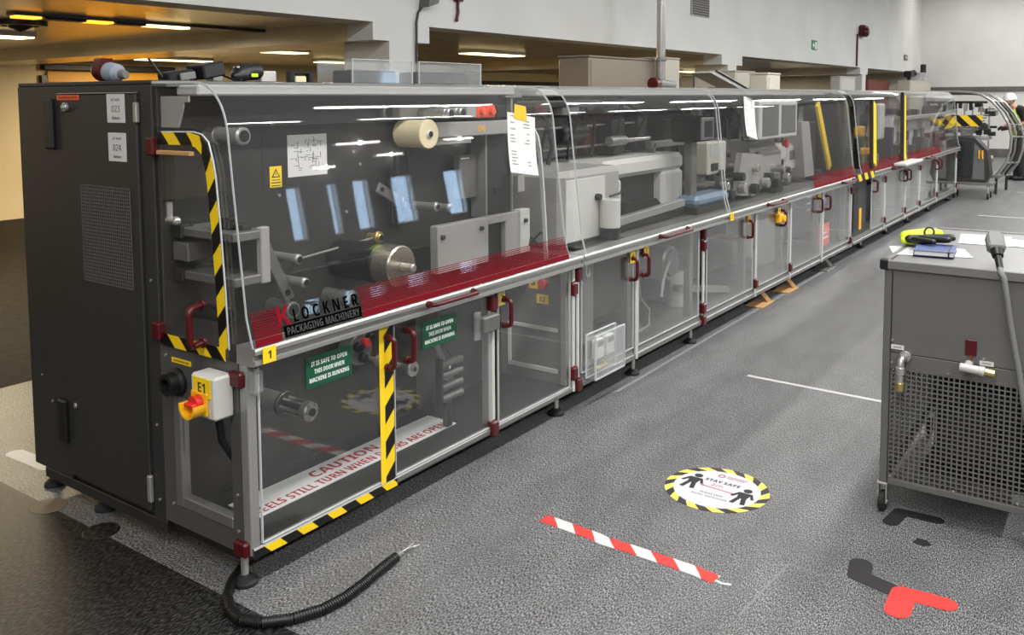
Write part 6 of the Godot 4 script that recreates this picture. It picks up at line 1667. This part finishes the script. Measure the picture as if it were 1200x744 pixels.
func build_background() -> void:
	# tall units standing between the machine and the wall
	plain_box("control_cabinet", "wide tan metal cabinet behind the machine at the chrome pipe", "cabinet", 6.19, 7.72, 0.0, 2.12, -2.68, -2.3, M.tan_box)
	plain_box("control_cabinet", "pale beige cabinet standing just past the chrome pipe", "cabinet", 7.95, 8.42, 0.0, 2.16, -2.68, -2.3, M.beige)
	plain_box("junction_box", "small beige box on the machine roof near the chrome pipe", "box", 7.35, 7.75, 1.758, 1.93, -1.0, -0.8, M.beige)
	plain_box("control_cabinet", "beige cabinet standing before the second white column", "cabinet", 10.28, 11.06, 0.0, 2.05, -2.68, -2.3, M.beige)
	plain_box("control_cabinet", "narrow white cabinet in the third wall opening", "cabinet", 16.75, 17.9, 0.0, 2.08, -2.8, -2.6, M.off_white)
	plain_box("control_cabinet", "red brown cabinet standing beyond the third white column", "cabinet", 20.4, 22.6, 0.0, 2.07, -3.6, -2.95, M.brown_red)
	plain_box("control_cabinet", "long low pale cabinet under the signal tower", "cabinet", 22.6, 25.3, 0.0, 2.07, -2.75, -2.45, M.beige)
	plain_box("partition_unit", "pale grey screen unit inside the third wall opening", "screen", 15.6, 20.4, 0.0, 2.12, -5.6, -5.3, M.off_white)
	var pi := thing("chrome_pipe", "tall chrome pipe rising before the white wall", "pipe", Vector3(7.7, 0, -2.2))
	put("pipe", [sh().cyl(Vector3(7.68, 0.0, -2.2), Vector3(7.68, 4.99, -2.2), 0.052, -1, 24), M.steel], pi)
	put("flange", [sh().cyl(Vector3(7.68, 2.12, -2.2), Vector3(7.68, 2.16, -2.2), 0.07, -1, 24, 0.006), M.alu], pi)
	put("side_pipe", [sh().cyl(Vector3(7.78, 0.0, -2.22), Vector3(7.78, 4.99, -2.22), 0.016, -1, 10), M.alu], pi)
	# clear boxes on top of the first module, behind the hood
	for q in [[1.35, 1.80, "clear acrylic box on the machine roof, nearer the cable"], [1.86, 2.42, "second clear acrylic box on the machine roof, taller rim"]]:
		var bt := thing("clear_box", q[2], "box", Vector3((q[0] + q[1]) / 2, 1.773, -0.95))
		var y0 := 1.778
		var y1 := 1.90
		put("wall_sheet", [sh().bx(q[0], q[1], y0, y1, -0.846, -0.84), M.clear_plastic, sheet_edges(q[0], q[1], y0, y1, -0.843, 0.003), M.acrylic_edge], bt)
		put("wall_sheet", [sh().bx(q[0], q[0] + 0.006, y0, y1, -1.1, -0.846).bx(q[1] - 0.006, q[1], y0, y1, -1.1, -0.846).bx(q[0], q[1], y0, y1, -1.106, -1.1), M.clear_plastic], bt)
		put("content", [sh().bx(q[0] + 0.05, q[1] - 0.06, y0, y0 + 0.07, -1.05, -0.9, 0.01), M.cabinet_dark], bt)
	var ch := thing("folded_chute", "white slanted chute leaning behind the machine roof", "chute", Vector3(9.4, 1.757, -2.0))
	put("panel", [sh().prism(PackedVector2Array([Vector2(8.8, 2.0), Vector2(9.1, 2.03), Vector2(10.2, 1.80), Vector2(10.0, 1.77)]), Vector3(0, 0, -2.35), XV, YV, ZV * 0.3), M.off_white], ch)
	put("rib", [sh().cyl(Vector3(8.95, 2.03, -2.04), Vector3(10.1, 1.8, -2.04), 0.012, -1, 8), M.dark_steel], ch)
	put("stand", [sh().bx(9.3, 9.4, 0.0, 1.82, -2.3, -2.2, 0.006), M.panel_grey], ch)
	# signal tower and camera box near the far end
	var sg := thing("signal_tower", "black and red signal tower over the far end of the machine line", "signal light", Vector3(25.0, 2.09, -2.6))
	put("stem", [sh().cyl(Vector3(25.0, 2.09, -2.6), Vector3(25.0, 2.22, -2.6), 0.03, -1, 10), M.dark_steel], sg)
	put("lamp_housing", [sh().cyl(Vector3(25.0, 2.22, -2.6), Vector3(25.0, 2.56, -2.6), 0.075, -1, 16, 0.01), M.black, sh().cyl(Vector3(25.0, 2.33, -2.6), Vector3(25.0, 2.40, -2.6), 0.078, -1, 16), M.maroon], sg)
	var cm := thing("camera_bracket", "black swivel device on the pale cabinet beside the signal tower", "device", Vector3(23.2, 2.09, -2.6))
	put("body", [sh().bx(23.0, 23.4, 2.18, 2.34, -2.7, -2.5, 0.03).cyl(Vector3(23.2, 2.09, -2.6), Vector3(23.2, 2.18, -2.6), 0.05, -1, 12), M.black], cm)
	put("head", [sh().ball(Vector3(23.45, 2.28, -2.55), 0.09), M.black], cm)
	var gb := thing("glass_tank", "open clear tank on the pale cabinet under the signal tower", "tank", Vector3(24.4, 2.09, -2.6))
	put("wall", [sh().bx(23.9, 24.9, 2.092, 2.30, -2.46, -2.45).bx(23.9, 23.91, 2.092, 2.30, -2.74, -2.46), M.clear_plastic, sheet_edges(23.9, 24.9, 2.105, 2.30, -2.455, 0.012), M.acrylic_edge], gb)
	# things fixed to the white wall
	var W := -2.83
	var ex := thing("exit_sign", "small green emergency exit sign on the white wall", "sign", Vector3(15.7, 2.6, W))
	put("plate", [sh().bx(15.53, 15.87, 2.59, 2.78, W, W + 0.012, 0.003), mat("exit_green", g8(40, 132, 92), 0.5)], ex)
	put("pictogram", [sh().bx(15.73, 15.83, 2.61, 2.75, W + 0.012, W + 0.014).prism(PackedVector2Array([Vector2(15.57, 2.68), Vector2(15.63, 2.74), Vector2(15.63, 2.70), Vector2(15.70, 2.70), Vector2(15.70, 2.66), Vector2(15.63, 2.66), Vector2(15.63, 2.62)]), Vector3(0, 0, W + 0.012), XV, YV, ZV * 0.002), M.sign_white], ex)
	var al := thing("fire_alarm", "red fire alarm sounder with a red conduit running down the white wall", "alarm", Vector3(19.0, 2.4, W))
	put("sounder", [sh().bx(18.95, 19.3, 3.02, 3.28, W, W + 0.14, 0.03).cyl(Vector3(18.98, 3.12, W + 0.14), Vector3(18.98, 3.12, W + 0.22), 0.11, 0.08, 16, 0.01), M.maroon], al)
	put("conduit", [sh().cyl(Vector3(18.80, 2.36, W + 0.02), Vector3(18.80, 3.05, W + 0.02), 0.02, -1, 8).bx(18.78, 18.98, 3.03, 3.07, W, W + 0.04, 0.006), M.maroon], al)
	var rd := thing("pull_cord", "red cord switch hanging on the white wall above the second opening", "switch", Vector3(4.63, 2.4, W))
	put("cord", [sh().tube([Vector3(4.66, 2.62, W + 0.02), Vector3(4.65, 2.55, W + 0.02), Vector3(4.655, 2.5, W + 0.02), Vector3(4.635, 2.44, W + 0.02)], 0.014, 8), M.maroon], rd)
	put("bracket", [sh().bx(4.60, 4.72, 2.60, 2.75, W, W + 0.04, 0.008), M.maroon], rd)
	put("knob", [sh().ball(Vector3(4.632, 2.425, W + 0.02), 0.018), M.maroon_dark], rd)
	var lv := thing("wall_cable", "dark cable running down the white column from a grey box", "cable", Vector3(4.1, 1.85, W))
	put("cord", [sh().tube([Vector3(4.15, 2.52, W + 0.02), Vector3(4.09, 2.45, W + 0.02), Vector3(4.066, 2.36, W + 0.02), Vector3(4.062, 2.1, W + 0.02), Vector3(4.06, 1.60, W + 0.02), Vector3(4.06, 0.3, W + 0.02)], 0.011, 8), M.dark_steel], lv)
	put("grey_box", [sh().prism(PackedVector2Array([Vector2(4.12, 2.5), Vector2(4.25, 2.54), Vector2(4.34, 2.72), Vector2(4.16, 2.72)]), Vector3(0, 0, W), XV, YV, ZV * 0.12), M.panel_grey], lv)
	put("plug", [sh().bx(4.04, 4.085, 1.82, 1.90, W, W + 0.05, 0.006), M.black], lv)
	var sw := thing("wall_switch", "small grey switch plate on the white wall near its far corner", "switch", Vector3(23.8, 2.64, W))
	put("plate", [sh().bx(23.6, 24.0, 2.64, 2.79, W, W + 0.02, 0.005), M.panel_grey], sw)
	put("rocker", [sh().bx(23.72, 23.88, 2.68, 2.75, W + 0.02, W + 0.03, 0.004), M.off_white], sw)
	var vt := thing("wall_slats", "grey slatted plate high on the white wall", "vent", Vector3(10.2, 2.85, W))  # grey frame with tilted slats
	put("frame", [sh().bx(9.9, 10.55, 2.85, 3.12, W, W + 0.015, 0.004), M.light_grey], vt)
	for i in 7: put("tilted_slat", [sh().box(Vector3(10.225, 2.88 + i * 0.035, W + 0.02), Vector3(0.58, 0.024, 0.006), 0.0, Basis(XV, 0.5)), M.panel_grey], vt)

func _ready() -> void:
	set_camera()
	set_sky()
	set_materials()
	set_lights()
	build_room()
	build_cabinet()
	build_module_one()
	build_module_two()
	build_module_three()
	build_line_end()
	build_cart()
	build_floor_marks()
	paper_on_hood("paper_sheet", "long white list with a yellow note taped to the first hood", 1.703, 1.47, 0.235, 0.295, 0.14, 3, true)
	paper_on_hood("paper_sheet", "narrow white list taped to the middle module's hood", 4.82, 1.53, 0.22, 0.31, 0.18, 9, false)
	build_top_items()
	build_background()
	build_person()
